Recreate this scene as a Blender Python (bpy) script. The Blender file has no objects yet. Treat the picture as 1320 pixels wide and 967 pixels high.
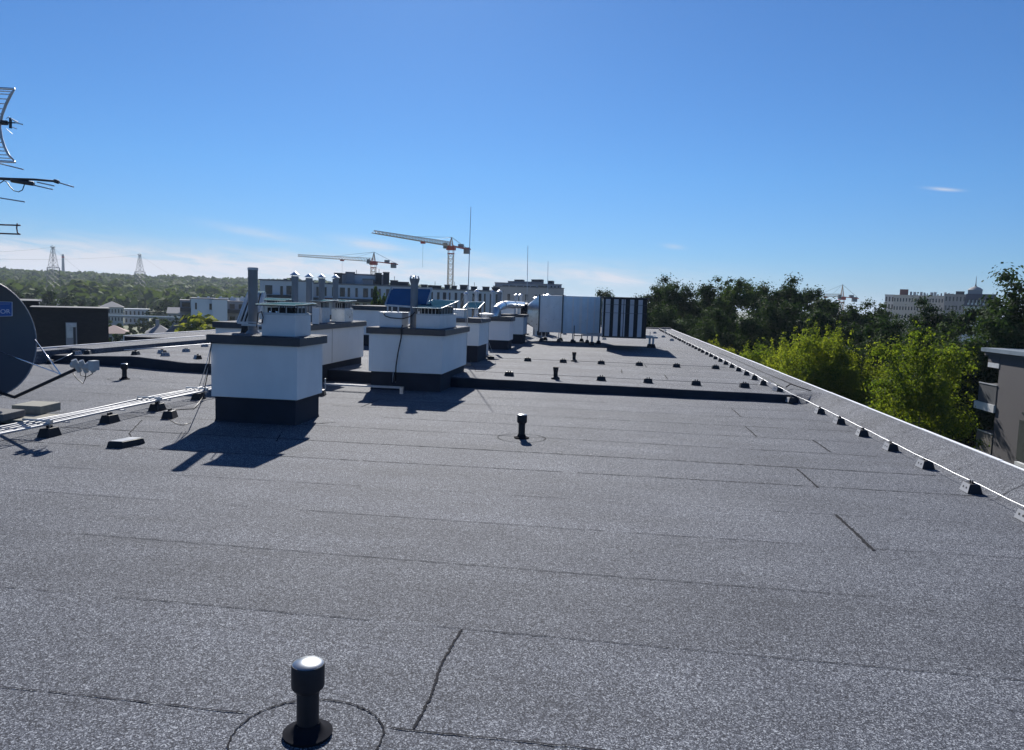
import bpy, math, random
import numpy as np
from mathutils import Vector, Matrix
random.seed(7); rng = np.random.default_rng(7)
sc = bpy.context.scene
R = math.radians
# ------------------------------------------------------------------ camera
PITCH, ROLL, YAW = R(5.5), R(1.8), R(7.2)
CH, F, CX, CY = 1.62, 980.0, 660.0, 483.5
def _axis(x, y, z):
    c, s = math.cos(YAW), math.sin(YAW)
    X = x*c + y*s; Y = -x*s + y*c
    d = Y*math.cos(PITCH) - z*math.sin(PITCH); u = Y*math.sin(PITCH) + z*math.cos(PITCH)
    xx, yy = X, -u
    return (xx*math.cos(ROLL) - yy*math.sin(ROLL), xx*math.sin(ROLL) + yy*math.cos(ROLL), d)
A = np.array([_axis(1, 0, 0), _axis(0, 1, 0), _axis(0, 0, 1)]).T      # world -> camera (right, down, forward)
cam = bpy.data.cameras.new('camera'); co = bpy.data.objects.new('camera', cam); sc.collection.objects.link(co)
M = Matrix.Identity(4)
for i in range(3):
    M[i][0] = A[0][i]; M[i][1] = -A[1][i]; M[i][2] = -A[2][i]
M[2][3] = CH
co.matrix_world = M
cam.sensor_width = 36; cam.sensor_fit = 'HORIZONTAL'; cam.lens = F/1320*36
cam.clip_start = .05; cam.clip_end = 20000
sc.camera = co
# ------------------------------------------------------------------ sky, sun, exposure
SUN_EL, SUN_AZ = R(31.5), R(-14.5)          # azimuth from +Y towards +X
w = bpy.data.worlds.new('World'); sc.world = w; w.use_nodes = True
nt = w.node_tree; nt.nodes.clear()
def N(t, typ, **kw):
    n = t.nodes.new(typ)
    for k, v in kw.items():
        if k in n.inputs: n.inputs[k].default_value = v
        else: setattr(n, k, v)
    return n
def math_(t, op, a, b=None, c=None, clamp=False):
    n = t.nodes.new('ShaderNodeMath'); n.operation = op; n.use_clamp = clamp
    for i, v in enumerate((a, b, c)):
        if v is None: continue
        if isinstance(v, (int, float)): n.inputs[i].default_value = v
        else: t.links.new(v, n.inputs[i])
    return n.outputs[0]
sky = N(nt, 'ShaderNodeTexSky', sky_type='NISHITA', sun_disc=False, sun_elevation=SUN_EL, sun_rotation=SUN_AZ,
        altitude=100, air_density=1.0, dust_density=.1, ozone_density=4.0)
bg = N(nt, 'ShaderNodeBackground', Strength=.05); wo = N(nt, 'ShaderNodeOutputWorld')
hsv = N(nt, 'ShaderNodeHueSaturation', Saturation=1.05, Value=1.0)
gm = N(nt, 'ShaderNodeMix', data_type='RGBA', blend_type='MULTIPLY'); gm.inputs[0].default_value = 1
tc = N(nt, 'ShaderNodeTexCoord'); sp = N(nt, 'ShaderNodeSeparateXYZ'); nt.links.new(tc.outputs['Generated'], sp.inputs[0])
ramp = N(nt, 'ShaderNodeValToRGB'); nt.links.new(sp.outputs[2], ramp.inputs[0])
re_ = ramp.color_ramp.elements; re_[0].position = 0; re_[0].color = (.50, .70, 1.16, 1); re_[1].position = .5; re_[1].color = (.66, .95, 1.28, 1)
x_ = re_.new(.06); x_.color = (.50, .78, 1.18, 1); x_ = re_.new(.16); x_.color = (.54, .88, 1.24, 1)
nt.links.new(ramp.outputs[0], gm.inputs[7])
nt.links.new(sky.outputs[0], hsv.inputs['Color']); nt.links.new(hsv.outputs[0], gm.inputs[6])
az = math_(nt, 'ARCTAN2', sp.outputs[0], sp.outputs[1])
el = math_(nt, 'ARCSINE', sp.outputs[2])
def azel(px, py):
    d = A.T @ np.array([(px-CX)/F, (py-CY)/F, 1.0]); d /= np.linalg.norm(d)
    return math.atan2(d[0], d[1]), math.asin(d[2])
cv = N(nt, 'ShaderNodeCombineXYZ'); nt.links.new(math_(nt, 'MULTIPLY', az, 9.0), cv.inputs[0])
nt.links.new(math_(nt, 'ADD', math_(nt, 'MULTIPLY', el, 52.0), math_(nt, 'MULTIPLY', az, 4.0)), cv.inputs[1])
cn = N(nt, 'ShaderNodeTexNoise', Scale=1.6, Detail=6.0, Roughness=.62, Distortion=.5); nt.links.new(cv.outputs[0], cn.inputs['Vector'])
cloud = None
for (px, py, sa, se, amp) in [(335, 301, .065, .0055, .5), (475, 314, .04, .006, .75), (590, 327, .035, .006, .45), (788, 360, .05, .008, .95),
                              (1216, 244, .015, .0017, .75), (868, 318, .012, .003, .5), (120, 344, .3, .021, 1.25), (560, 350, .3, .018, .85), (-250, 330, .4, .03, .9), (60, 332, .05, .003, .6), (205, 348, .05, .003, .6)]:
    a0, e0 = azel(px, py)
    # distance along / across the wisp, which is tilted with the cirrus drift
    da = math_(nt, 'SUBTRACT', az, a0); de = math_(nt, 'ADD', math_(nt, 'SUBTRACT', el, e0), math_(nt, 'MULTIPLY', da, .12 if sa < .1 else 0.0))
    g = math_(nt, 'ADD', math_(nt, 'POWER', math_(nt, 'DIVIDE', da, sa), 2.0), math_(nt, 'POWER', math_(nt, 'DIVIDE', de, se), 2.0))
    g = math_(nt, 'MULTIPLY', math_(nt, 'POWER', 2.718, math_(nt, 'MULTIPLY', g, -1.0)), amp)
    cloud = g if cloud is None else math_(nt, 'ADD', cloud, g)
thr = N(nt, 'ShaderNodeMapRange', clamp=True); thr.inputs[1].default_value = .36; thr.inputs[2].default_value = .66
nt.links.new(cn.outputs[0], thr.inputs[0])
cmask = math_(nt, 'MULTIPLY', cloud, math_(nt, 'ADD', math_(nt, 'MULTIPLY', thr.outputs[0], .75), .27), clamp=True)
cm = N(nt, 'ShaderNodeMix', data_type='RGBA'); nt.links.new(cmask, cm.inputs[0]); nt.links.new(gm.outputs[2], cm.inputs[6])
cm.inputs[7].default_value = (9.3, 9.7, 10.8, 1)
nt.links.new(cm.outputs[2], bg.inputs[0]); nt.links.new(bg.outputs[0], wo.inputs[0])
sd = Vector((math.sin(SUN_AZ)*math.cos(SUN_EL), math.cos(SUN_AZ)*math.cos(SUN_EL), math.sin(SUN_EL)))
sl = bpy.data.lights.new('sun', 'SUN'); sl.energy = 5.0; sl.angle = R(.5); sl.color = (1, .955, .89)
so = bpy.data.objects.new('sun', sl); sc.collection.objects.link(so); so.rotation_euler = sd.to_track_quat('Z', 'Y').to_euler()
sc.view_settings.view_transform = 'Standard'; sc.view_settings.look = 'None'; sc.view_settings.exposure = .58; sc.view_settings.gamma = 1
sc.render.engine = 'CYCLES'
sc.cycles.use_denoising = True
sc.cycles.max_bounces = 6; sc.cycles.transparent_max_bounces = 8
# ------------------------------------------------------------------ helpers
def ray(px, py): return A.T @ np.array([(px-CX)/F, (py-CY)/F, 1.0])
def gp(px, py, z=0.0):
    d = ray(px, py); t = (z-CH)/d[2]; return (d[0]*t, d[1]*t, z)
def AY(px, py, Y):
    d = ray(px, py); t = Y/d[1]; return (d[0]*t, Y, CH + d[2]*t)
def PD(px, py, dist):
    d = ray(px, py); t = dist/math.hypot(d[0], d[1]); return (d[0]*t, d[1]*t, CH + d[2]*t)

WLOC = {}
def tag(o, label=None, cat=None, group=None, kind=None):
    if label: o['label'] = label
    if cat: o['category'] = cat
    if group: o['group'] = group
    if kind: o['kind'] = kind
    return o
def thing(name, label, cat, loc=(0, 0, 0), group=None):
    o = bpy.data.objects.new(name, None); o.empty_display_size = .1
    sc.collection.objects.link(o); o.location = loc; WLOC[o.name] = Vector(loc)
    return tag(o, label, cat, group)
def copy_tree(o, loc=None, rz=None, scale=None, label=None, group=None, parent=None):
    c = o.copy(); sc.collection.objects.link(c)
    if parent is not None: c.parent = parent
    for ch in list(o.children): copy_tree(ch, parent=c)
    if loc is not None: c.location = loc
    if rz is not None: c.rotation_euler = (0, 0, rz)
    if scale is not None: c.scale = scale if not isinstance(scale, (int, float)) else (scale,)*3
    if label: c['label'] = label
    if group: c['group'] = group
    return c
class MB:
    def __init__(s): s.v = []; s.f = []
    def add(s, vs, fs):
        n = len(s.v); s.v += [tuple(map(float, p)) for p in vs]; s.f += [tuple(i+n for i in f) for f in fs]; return s
    def hexa(s, p):           # 8 points: bottom ring 0-3, top ring 4-7 (counter-clockwise from above)
        return s.add(p, [(3, 2, 1, 0), (4, 5, 6, 7), (0, 1, 5, 4), (1, 2, 6, 5), (2, 3, 7, 6), (3, 0, 4, 7)])
    def box(s, x0, x1, y0, y1, z0, z1, tx=0, ty=0):
        return s.hexa([(x0, y0, z0), (x1, y0, z0), (x1, y1, z0), (x0, y1, z0), (x0+tx, y0+ty, z1), (x1-tx, y0+ty, z1), (x1-tx, y1-ty, z1), (x0+tx, y1-ty, z1)])
    def obox(s, o, u, v, wv):   # corner o and three edge vectors
        o, u, v, wv = map(Vector, (o, u, v, wv))
        return s.hexa([o, o+u, o+u+v, o+v, o+wv, o+u+wv, o+u+v+wv, o+v+wv])
    def bar(s, a, b, t, t2=None):
        a, b = Vector(a), Vector(b); d = (b-a).normalized(); up = Vector((0, 0, 1)) if abs(d.z) < .9 else Vector((1, 0, 0))
        u = d.cross(up).normalized()*t/2; v = u.cross(d).normalized()*(t2 or t)/2
        return s.add([a-u-v, a+u-v, a+u+v, a-u+v, b-u-v, b+u-v, b+u+v, b-u+v], [(0, 3, 2, 1), (4, 5, 6, 7), (0, 1, 5, 4), (1, 2, 6, 5), (2, 3, 7, 6), (3, 0, 4, 7)])
    def tube(s, pts, r, n=8, cap=True):
        pts = [Vector(p) for p in pts]; rs = r if isinstance(r, (list, tuple)) else [r]*len(pts)
        rings = []; base = len(s.v); pu = None
        for i, p in enumerate(pts):
            d = (pts[min(i+1, len(pts)-1)] - pts[max(i-1, 0)]).normalized()
            if pu is None:
                up = Vector((0, 0, 1)) if abs(d.z) < .9 else Vector((1, 0, 0)); u = d.cross(up).normalized()
            else:
                u = (pu - d*pu.dot(d)).normalized()
            pu = u; v = d.cross(u)
            for k in range(n):
                a = 2*math.pi*k/n; q = p + (u*math.cos(a) + v*math.sin(a))*rs[i]; s.v.append(tuple(q))
        for i in range(len(pts)-1):
            for k in range(n):
                a = base+i*n+k; b = base+i*n+(k+1) % n; s.f.append((a, b, b+n, a+n))
        if cap:
            s.f.append(tuple(base+k for k in reversed(range(n)))); e = base+(len(pts)-1)*n; s.f.append(tuple(e+k for k in range(n)))
        return s
    def lathe(s, x, y, prof, n=20):
        base = len(s.v)
        for r, z in prof:
            for k in range(n):
                a = 2*math.pi*k/n; s.v.append((x+r*math.cos(a), y+r*math.sin(a), z))
        for i in range(len(prof)-1):
            for k in range(n):
                a = base+i*n+k; b = base+i*n+(k+1) % n; s.f.append((a, b, b+n, a+n))
        s.f.append(tuple(base+k for k in reversed(range(n)))); e = base+(len(prof)-1)*n; s.f.append(tuple(e+k for k in range(n)))
        return s
    def build(s, name, mat, parent=None, origin=None, smooth=False, bevel=0, autos=False):
        me = bpy.data.meshes.new(name)
        off = Vector((0, 0, 0))
        if parent is not None:
            q = parent
            off = WLOC.get(q.name, Vector((0, 0, 0)))
        elif origin is not None: off = Vector(origin)
        me.from_pydata([tuple(Vector(p)-off) for p in s.v], [], s.f); me.update()
        if smooth:
            me.polygons.foreach_set('use_smooth', [True]*len(me.polygons))
            if autos: me.set_sharp_from_angle(angle=R(40))
        o = bpy.data.objects.new(name, me); sc.collection.objects.link(o)
        if mat: me.materials.append(mat)
        if parent is not None: o.parent = parent; WLOC[o.name] = off
        else: o.location = off; WLOC[o.name] = off
        if bevel:
            m = o.modifiers.new('bevel', 'BEVEL'); m.width = bevel; m.segments = 2; m.limit_method = 'ANGLE'
        return o
def np_mesh(name, V, Fq, mat, parent=None, loc=None):
    me = bpy.data.meshes.new(name); V = np.asarray(V, np.float32); Fq = np.asarray(Fq, np.int32)
    k = Fq.shape[1]
    me.vertices.add(len(V)); me.vertices.foreach_set('co', V.ravel())
    me.loops.add(Fq.size); me.loops.foreach_set('vertex_index', Fq.ravel())
    me.polygons.add(len(Fq)); me.polygons.foreach_set('loop_start', np.arange(0, Fq.size, k, dtype=np.int32)); me.polygons.foreach_set('loop_total', np.full(len(Fq), k, np.int32))
    me.update(); me.validate()
    o = bpy.data.objects.new(name, me); sc.collection.objects.link(o); me.materials.append(mat)
    if parent is not None: o.parent = parent
    if loc is not None: o.location = loc
    return o
# ------------------------------------------------------------------ materials
def mat(name, col, rough=.6, metal=0, var=.12, vscale=3.0, bump=0, bscale=60.0, spec=.5, dirt=0):
    m = bpy.data.materials.new(name); m.use_nodes = True; t = m.node_tree; b = t.nodes['Principled BSDF']
    b.inputs['Roughness'].default_value = rough; b.inputs['Metallic'].default_value = metal; b.inputs['Specular IOR Level'].default_value = spec
    tc = N(t, 'ShaderNodeTexCoord'); nz = N(t, 'ShaderNodeTexNoise', Scale=vscale, Detail=5.0, Roughness=.6); t.links.new(tc.outputs['Object'], nz.inputs['Vector'])
    rp = N(t, 'ShaderNodeMapRange'); rp.inputs[1].default_value = .3; rp.inputs[2].default_value = .7; rp.inputs[3].default_value = 1-var; rp.inputs[4].default_value = 1+var
    t.links.new(nz.outputs[0], rp.inputs[0])
    mx = N(t, 'ShaderNodeMix', data_type='RGBA', blend_type='MULTIPLY'); mx.inputs[0].default_value = 1; mx.inputs[6].default_value = (*col, 1)
    t.links.new(rp.outputs[0], mx.inputs[7]); out = mx.outputs[2]
    if dirt:
        mp = N(t, 'ShaderNodeMapping'); mp.inputs['Scale'].default_value = (3, 3, .5); t.links.new(tc.outputs['Object'], mp.inputs[0])
        n2 = N(t, 'ShaderNodeTexNoise', Scale=2.0, Detail=4.0); t.links.new(mp.outputs[0], n2.inputs['Vector'])
        r2 = N(t, 'ShaderNodeMapRange'); r2.inputs[1].default_value = .5; r2.inputs[2].default_value = .75; r2.inputs[3].default_value = 1; r2.inputs[4].default_value = 1-dirt
        t.links.new(n2.outputs[0], r2.inputs[0])
        m2 = N(t, 'ShaderNodeMix', data_type='RGBA', blend_type='MULTIPLY'); m2.inputs[0].default_value = 1; t.links.new(out, m2.inputs[6]); t.links.new(r2.outputs[0], m2.inputs[7]); out = m2.outputs[2]
    t.links.new(out, b.inputs['Base Color'])
    if rough > .15:
        r3 = N(t, 'ShaderNodeMapRange'); r3.inputs[1].default_value = .3; r3.inputs[2].default_value = .7; r3.inputs[3].default_value = max(rough-.08, .03); r3.inputs[4].default_value = min(rough+.1, 1)
        t.links.new(nz.outputs[0], r3.inputs[0]); t.links.new(r3.outputs[0], b.inputs['Roughness'])
    if bump:
        n3 = N(t, 'ShaderNodeTexNoise', Scale=bscale, Detail=3.0); t.links.new(tc.outputs['Object'], n3.inputs['Vector'])
        bp = N(t, 'ShaderNodeBump', Strength=bump, Distance=.01); t.links.new(n3.outputs[0], bp.inputs['Height']); t.links.new(bp.outputs[0], b.inputs['Normal'])
    return m
def roof_mat(name, mul=1.0):
    m = bpy.data.materials.new(name); m.use_nodes = True; t = m.node_tree; b = t.nodes['Principled BSDF']
    b.inputs['Roughness'].default_value = .85; b.inputs['Specular IOR Level'].default_value = .22
    tc = N(t, 'ShaderNodeTexCoord')
    def nz(s, d=2.0, r=.6):
        n = N(t, 'ShaderNodeTexNoise', Scale=s, Detail=d, Roughness=r); t.links.new(tc.outputs['Object'], n.inputs['Vector']); return n.outputs[0]
    vo = N(t, 'ShaderNodeTexVoronoi', Scale=215.0); t.links.new(tc.outputs['Object'], vo.inputs['Vector'])
    sv = N(t, 'ShaderNodeSeparateColor'); t.links.new(vo.outputs['Color'], sv.inputs[0])
    g = math_(t, 'ADD', math_(t, 'MULTIPLY', sv.outputs[0], .60), math_(t, 'MULTIPLY', nz(125.0, 2.0, .7), .42))
    g = math_(t, 'ADD', g, math_(t, 'MULTIPLY', math_(t, 'SUBTRACT', nz(58.0, 2.0, .7), .5), .42))
    g = math_(t, 'ADD', g, math_(t, 'MULTIPLY', math_(t, 'SUBTRACT', nz(24.0, 3.0, .75), .5), .30))
    g = math_(t, 'ADD', g, math_(t, 'MULTIPLY', math_(t, 'SUBTRACT', nz(.9, 5.0, .62), .5), .20))
    cr = N(t, 'ShaderNodeValToRGB'); t.links.new(g, cr.inputs[0])
    e = cr.color_ramp.elements
    e[0].position = .22; e[0].color = (.012*mul, .014*mul, .022*mul, 1)
    e[1].position = .86; e[1].color = (.44*mul, .465*mul, .50*mul, 1)
    x = e.new(.5); x.color = (.067*mul, .075*mul, .095*mul, 1)
    x = e.new(.68); x.color = (.152*mul, .164*mul, .195*mul, 1)
    # long pale scuffs left by the torch and the roller, along the strips
    mp = N(t, 'ShaderNodeMapping'); mp.inputs['Scale'].default_value = (.35, 2.6, 1); t.links.new(tc.outputs['Object'], mp.inputs[0])
    n2 = N(t, 'ShaderNodeTexNoise', Scale=1.1, Detail=5.0, Roughness=.65); t.links.new(mp.outputs[0], n2.inputs['Vector'])
    r2 = N(t, 'ShaderNodeMapRange'); r2.inputs[1].default_value = .3; r2.inputs[2].default_value = .72; r2.inputs[3].default_value = .87; r2.inputs[4].default_value = 1.15
    t.links.new(n2.outputs[0], r2.inputs[0])
    mx = N(t, 'ShaderNodeMix', data_type='RGBA', blend_type='MULTIPLY'); mx.inputs[0].default_value = 1; t.links.new(cr.outputs[0], mx.inputs[6]); t.links.new(r2.outputs[0], mx.inputs[7])
    # every roll of felt has its own tone
    sy = N(t, 'ShaderNodeSeparateXYZ'); t.links.new(tc.outputs['Object'], sy.inputs[0])
    wn = N(t, 'ShaderNodeTexWhiteNoise', noise_dimensions='1D'); t.links.new(math_(t, 'FLOOR', math_(t, 'DIVIDE', sy.outputs[1], .9)), wn.inputs['W'])
    m3 = N(t, 'ShaderNodeMix', data_type='RGBA', blend_type='MULTIPLY'); m3.inputs[0].default_value = 1; t.links.new(mx.outputs[2], m3.inputs[6]); t.links.new(math_(t, 'MULTIPLY_ADD', wn.outputs[0], .16, .92), m3.inputs[7])
    t.links.new(m3.outputs[2], b.inputs['Base Color'])
    bp = N(t, 'ShaderNodeBump', Strength=.55, Distance=.004); t.links.new(g, bp.inputs['Height']); t.links.new(bp.outputs[0], b.inputs['Normal'])
    return m
def leaf_mat(name, c0, c1, trans=.35, tcol=None):
    m = bpy.data.materials.new(name); m.use_nodes = True; t = m.node_tree; t.nodes.clear()
    out = N(t, 'ShaderNodeOutputMaterial'); df = N(t, 'ShaderNodeBsdfPrincipled', Roughness=.8); df.inputs['Specular IOR Level'].default_value = .08
    tr = N(t, 'ShaderNodeBsdfTranslucent'); mx = N(t, 'ShaderNodeMixShader'); mx.inputs[0].default_value = trans
    ge = N(t, 'ShaderNodeNewGeometry'); oi = N(t, 'ShaderNodeObjectInfo')
    tc = N(t, 'ShaderNodeTexCoord'); nz = N(t, 'ShaderNodeTexNoise', Scale=.7, Detail=2.0); t.links.new(tc.outputs['Object'], nz.inputs['Vector'])
    f = math_(t, 'ADD', math_(t, 'MULTIPLY', ge.outputs['Random Per Island'], .45), math_(t, 'ADD', math_(t, 'MULTIPLY', math_(t, 'SUBTRACT', nz.outputs[0], .5), 1.1), math_(t, 'MULTIPLY', oi.outputs['Random'], .45)), clamp=True)
    cr = N(t, 'ShaderNodeValToRGB'); t.links.new(f, cr.inputs[0]); cr.color_ramp.elements[0].color = (*c0, 1); cr.color_ramp.elements[1].color = (*c1, 1)
    t.links.new(cr.outputs[0], df.inputs['Base Color'])
    tm = N(t, 'ShaderNodeMix', data_type='RGBA', blend_type='MULTIPLY'); tm.inputs[0].default_value = 1; tm.inputs[7].default_value = (*(tcol or (1.6, 1.7, .6)), 1)
    t.links.new(cr.outputs[0], tm.inputs[6]); t.links.new(tm.outputs[2], tr.inputs[0])
    t.links.new(df.outputs[0], mx.inputs[1]); t.links.new(tr.outputs[0], mx.inputs[2]); t.links.new(mx.outputs[0], out.inputs[0])
    return m
ROOF = roof_mat('bitumen granules', .90)
TAR = mat('dark bitumen bead', (.016, .017, .022), .95, var=.4, vscale=20, spec=.1)
TARF = mat('worn lap edge', (.026, .028, .036), .95, var=.3, vscale=20, spec=.1)
BASE = mat('bitumen upstand and step shade', (.022, .025, .036), .95, var=.3, vscale=2.5, bump=.4, bscale=150)
WHITE = mat('white render', (.76, .77, .76), .8, var=.05, vscale=1.6, bump=.15, bscale=220, dirt=.04)
WHITE2 = mat('white render with reflected light tint', (.86, .80, .76), .8, var=.03, vscale=1.6, bump=.15, bscale=220)  # white render made paler and warmer to paint in reflected light
CAP = mat('graphite sheet', (.045, .05, .062), .45, metal=.25, var=.25, vscale=5)
STEEL = mat('galvanised steel', (.62, .64, .66), .33, metal=.9, var=.14, vscale=9)
SHINY = mat('polished aluminium', (.86, .87, .88), .18, metal=1, var=.05)
SHINY2 = mat('brushed aluminium', (.86, .87, .88), .32, metal=1, var=.1)
DULL = mat('dull galvanised', (.48, .50, .53), .5, metal=.6, var=.2, vscale=7)
PALEMET = mat('pale coated sheet', (.62, .64, .66), .45, metal=.1, var=.08, vscale=2.5, dirt=.08)
PIPEG = mat('grey flue steel', (.20, .215, .24), .5, metal=.35, var=.12, vscale=6)
BLUEG = mat('dusty teal sheet', (.02, .06, .10), .6, var=.15, spec=0)
BLACKP = mat('black plastic', (.018, .019, .024), .5, var=.2, vscale=12, spec=.3)
RUBBER = mat('matte black rubber', (.016, .017, .022), .9, var=.2, vscale=12, spec=.03)
CONC = mat('weathered concrete', (.24, .235, .20), .9, var=.2, vscale=12, bump=.6)
CONCD = mat('grey concrete block', (.13, .13, .135), .9, var=.2, vscale=12, bump=.6)
BLOCKF = mat('holder end plate', (.34, .35, .37), .6, var=.1)
HOLE = mat('dark hole', (.01, .01, .012), .8)
WIRE = mat('aluminium rod', (.62, .63, .65), .5, metal=.6, var=.05)
FLASH = mat('white edge flashing', (.82, .83, .86), .6, var=.05, spec=.3)
CABLE = mat('black cable', (.012, .012, .015), .5)
DARKM = mat('dark metal', (.06, .065, .075), .45, metal=.5, var=.15)
RED = mat('red crane paint', (.45, .05, .04), .5); CREAMP = mat('pale crane paint', (.50, .38, .28), .5); GREY = mat('grey paint', (.16, .17, .19), .5)
# ------------------------------------------------------------------ terrain
def smooth(a, b, x):
    t = np.clip((x-a)/(b-a), 0, 1); return t*t*(3-2*t)
GZ = -12.5
def terr(x, y):
    d = np.hypot(x, y); a = np.degrees(np.arctan2(x, y))
    return GZ + 27*smooth(420, 1500, d)*(1-smooth(-18, 0, a)) + 2.2*np.sin(x/170+1)*np.cos(y/140)*smooth(150, 500, d)
ds = np.concatenate([[0, 20, 40, 60, 80], np.linspace(110, 1700, 46), [2200, 3000, 5000, 9000]]); az_ = np.radians(np.arange(-180, 181, 3))
V = []; Fq = []
for i, d in enumerate(ds):
    for a in az_:
        x, y = d*math.sin(a), d*math.cos(a); V.append((x, y, float(terr(x, y))))
na = len(az_)
for i in range(len(ds)-1):
    for j in range(na-1): Fq.append((i*na+j, (i+1)*na+j, (i+1)*na+j+1, i*na+j+1))
GRASS = mat('meadow', (.09, .105, .045), .95, var=.35, vscale=.05)
tag(np_mesh('ground', V, Fq, GRASS), kind='structure')
# ------------------------------------------------------------------ our own roof
XE = [-12.3, -11.3, -10.0, -9.0, -8.5, -7.8, -6.4, -5.1, -3.8, -2.5, -.5, 1.5, 3.35]
ZE = [.16, .18, .228, .21, .185, .2, .21, .22, .205, .182, .165, .150, .140]
YE = [15.0, 14.95, 14.85, 14.5, 14.4, 14.27, 14.1, 13.96, 13.92, 13.91, 13.89, 13.87, 13.86]
YEND, ZU = 50.0, .17
xs = np.linspace(-12.3, 3.35, 70); ze = np.interp(xs, XE, ZE); ye = np.interp(xs, XE, YE) + .02*np.sin(xs*3.1) + .012*np.sin(xs*7.7+1)
rows = []
for yy in (-6, 0, 4, 8, 12): rows.append([(x, yy, 0) for x in xs])
rows.append([(x, y-.07, 0) for x, y in zip(xs, ye)])
rows.append([(x, y-.03, .015) for x, y in zip(xs, ye)])
rows.append([(x, y-.012, z-.022) for x, y, z in zip(xs, ye, ze)])
rows.append([(x, y+.01, z-.005) for x, y, z in zip(xs, ye, ze)])
rows.append([(x, y+.05, z) for x, y, z in zip(xs, ye, ze)])
for k, yy in enumerate((16.2, 18, 21, 26, 32, 40, YEND)): rows.append([(x, yy, ZU + (z-ZU)*(.25 if k == 0 else 0)) for x, z in zip(xs, ze)])
b = MB(); nx = len(xs); b.v = [tuple(map(float, p)) for r_ in rows for p in r_]
b.f = [(i*nx+j, i*nx+j+1, (i+1)*nx+j+1, (i+1)*nx+j) for i in range(len(rows)-1) for j in range(nx-1)]
rf = b.build('roof', ROOF); tag(rf, kind='structure'); rf.data.materials.append(BASE)   # step face takes the plinths' near-black colour to paint in its shade
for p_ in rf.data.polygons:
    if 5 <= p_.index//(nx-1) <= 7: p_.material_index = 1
def zroof(x, y):
    yb = float(np.interp(x, XE, YE))
    if y < yb: return 0.0
    z = float(np.interp(x, XE, ZE)); return z + (ZU-z)*min(1, (y-yb)/2.2)
# right kerb strip: laps up to the outer edge
b = MB(); ys = list(np.linspace(-6, 13.6, 16)) + [13.78, 13.95, 14.3] + list(np.linspace(15, YEND, 24))
ring = []
for y in ys:
    zi = zroof(3.35, y); o = .012*math.sin(y*1.7)
    ring.append([(3.35, y, zi), (3.47+o, y, zi+.004), (3.62+o, y, max(zi+.03, .09)), (3.80, y, .185), (3.90, y, .2)])
b.v = [tuple(map(float, p)) for r_ in ring for p in r_]
b.f = [(i*5+j, i*5+j+1, (i+1)*5+j+1, (i+1)*5+j) for i in range(len(ring)-1) for j in range(4)]
tag(b.build('roof_kerb', ROOF, smooth=True), kind='structure')
# left kerb strip with a low inner face, and the wing that juts out further on
b = MB(); b.add([(-12.3, -6, 0.0), (-12.3, -6, .0)], []); b = MB()
b.box(-12.3, -11.35, 15.6, YEND, .1, .285, tx=.03); b.box(-12.3, -11.9, -6, 15.6, -.1, .27, tx=.02)
b.box(-13.9, -12.3, 20.4, YEND, -.3, .28)
tag(b.build('roof_kerb', ROOF), kind='structure')
b = MB(); b.box(-12.3, 3.35, YEND-.2, YEND+.3, -.2, .24); b.box(3.35, 3.9, YEND-.2, YEND+.3, -.2, .28)
tag(b.build('roof_kerb', ROOF), kind='structure')
# building under the roof
b = MB(); b.box(-12.25, 3.86, -6, YEND+.25, GZ, -.12); b.box(-13.85, -12.25, 20.45, YEND, GZ, -.31)
tag(b.build('building_wall', mat('building render', (.45, .44, .42), .85)), kind='structure')
# white metal edge flashing, in lengths with small gaps
b = MB(); y = -6.0
while y < YEND:
    L = 2.0; dz = random.uniform(-.004, .004)
    b.box(3.89, 3.932, y, min(y+L-.006, YEND), .10, .206+dz); y += L
tag(b.build('edge_flashing', FLASH), kind='structure')
b = MB(); y = -6.0
while y < 20.4:
    b.box(-12.36, -12.29, y, y+1.99, .05, .30); y += 2
y = 20.4
while y < YEND: b.box(-13.96, -13.88, y, y+1.99, -.1, .30); y += 2
tag(b.build('edge_flashing', mat('dulled edge flashing', (.6, .6, .62), .5, metal=.2)), kind='structure')
b = MB(); b.box(-13.88, -12.37, 20.34, 20.44, -.3, .278); tag(b.build('roof_kerb', BASE), kind='structure')
# seams: beads of bitumen squeezed out along the laps
def bead(b, pts, w0, h=.0004, seg=.05, jit=.5, gaps=.12, seed=0):
    rr = random.Random(seed); run = True; prev = None
    for (p, q) in zip(pts[:-1], pts[1:]):
        p, q = Vector(p), Vector(q); L = (q-p).length; n = max(2, int(L/seg)); d = (q-p).normalized(); s = Vector((-d.y, d.x, 0))
        for i in range(n+1):
            c = p + d*L*i/n + s*rr.gauss(0, .0025); c.z = zroof(c.x, c.y)+.0035
            wd = w0*(1+jit*rr.uniform(-1, 1))
            if rr.random() < .04: run = not run if rr.random() < gaps*8 else run
            if not run and rr.random() < .15: run = True
            a = (c.x - s.x*wd/2, c.y - s.y*wd/2, c.z); e = (c.x + s.x*wd/2, c.y + s.y*wd/2, c.z); t = (c.x, c.y, c.z+h)
            if prev is not None and run: b.add([prev[0], prev[2], prev[1], a, t, e], [(0, 1, 4, 3), (1, 2, 5, 4)])
            prev = (a, e, t)
    return b
SY = [.9, 1.78, 2.66, 3.56, 4.5, 5.42, 6.24, 7.2, 8.05, 9.0, 9.92, 10.8, 11.7, 12.6]
b = MB(); bf = MB()
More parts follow.
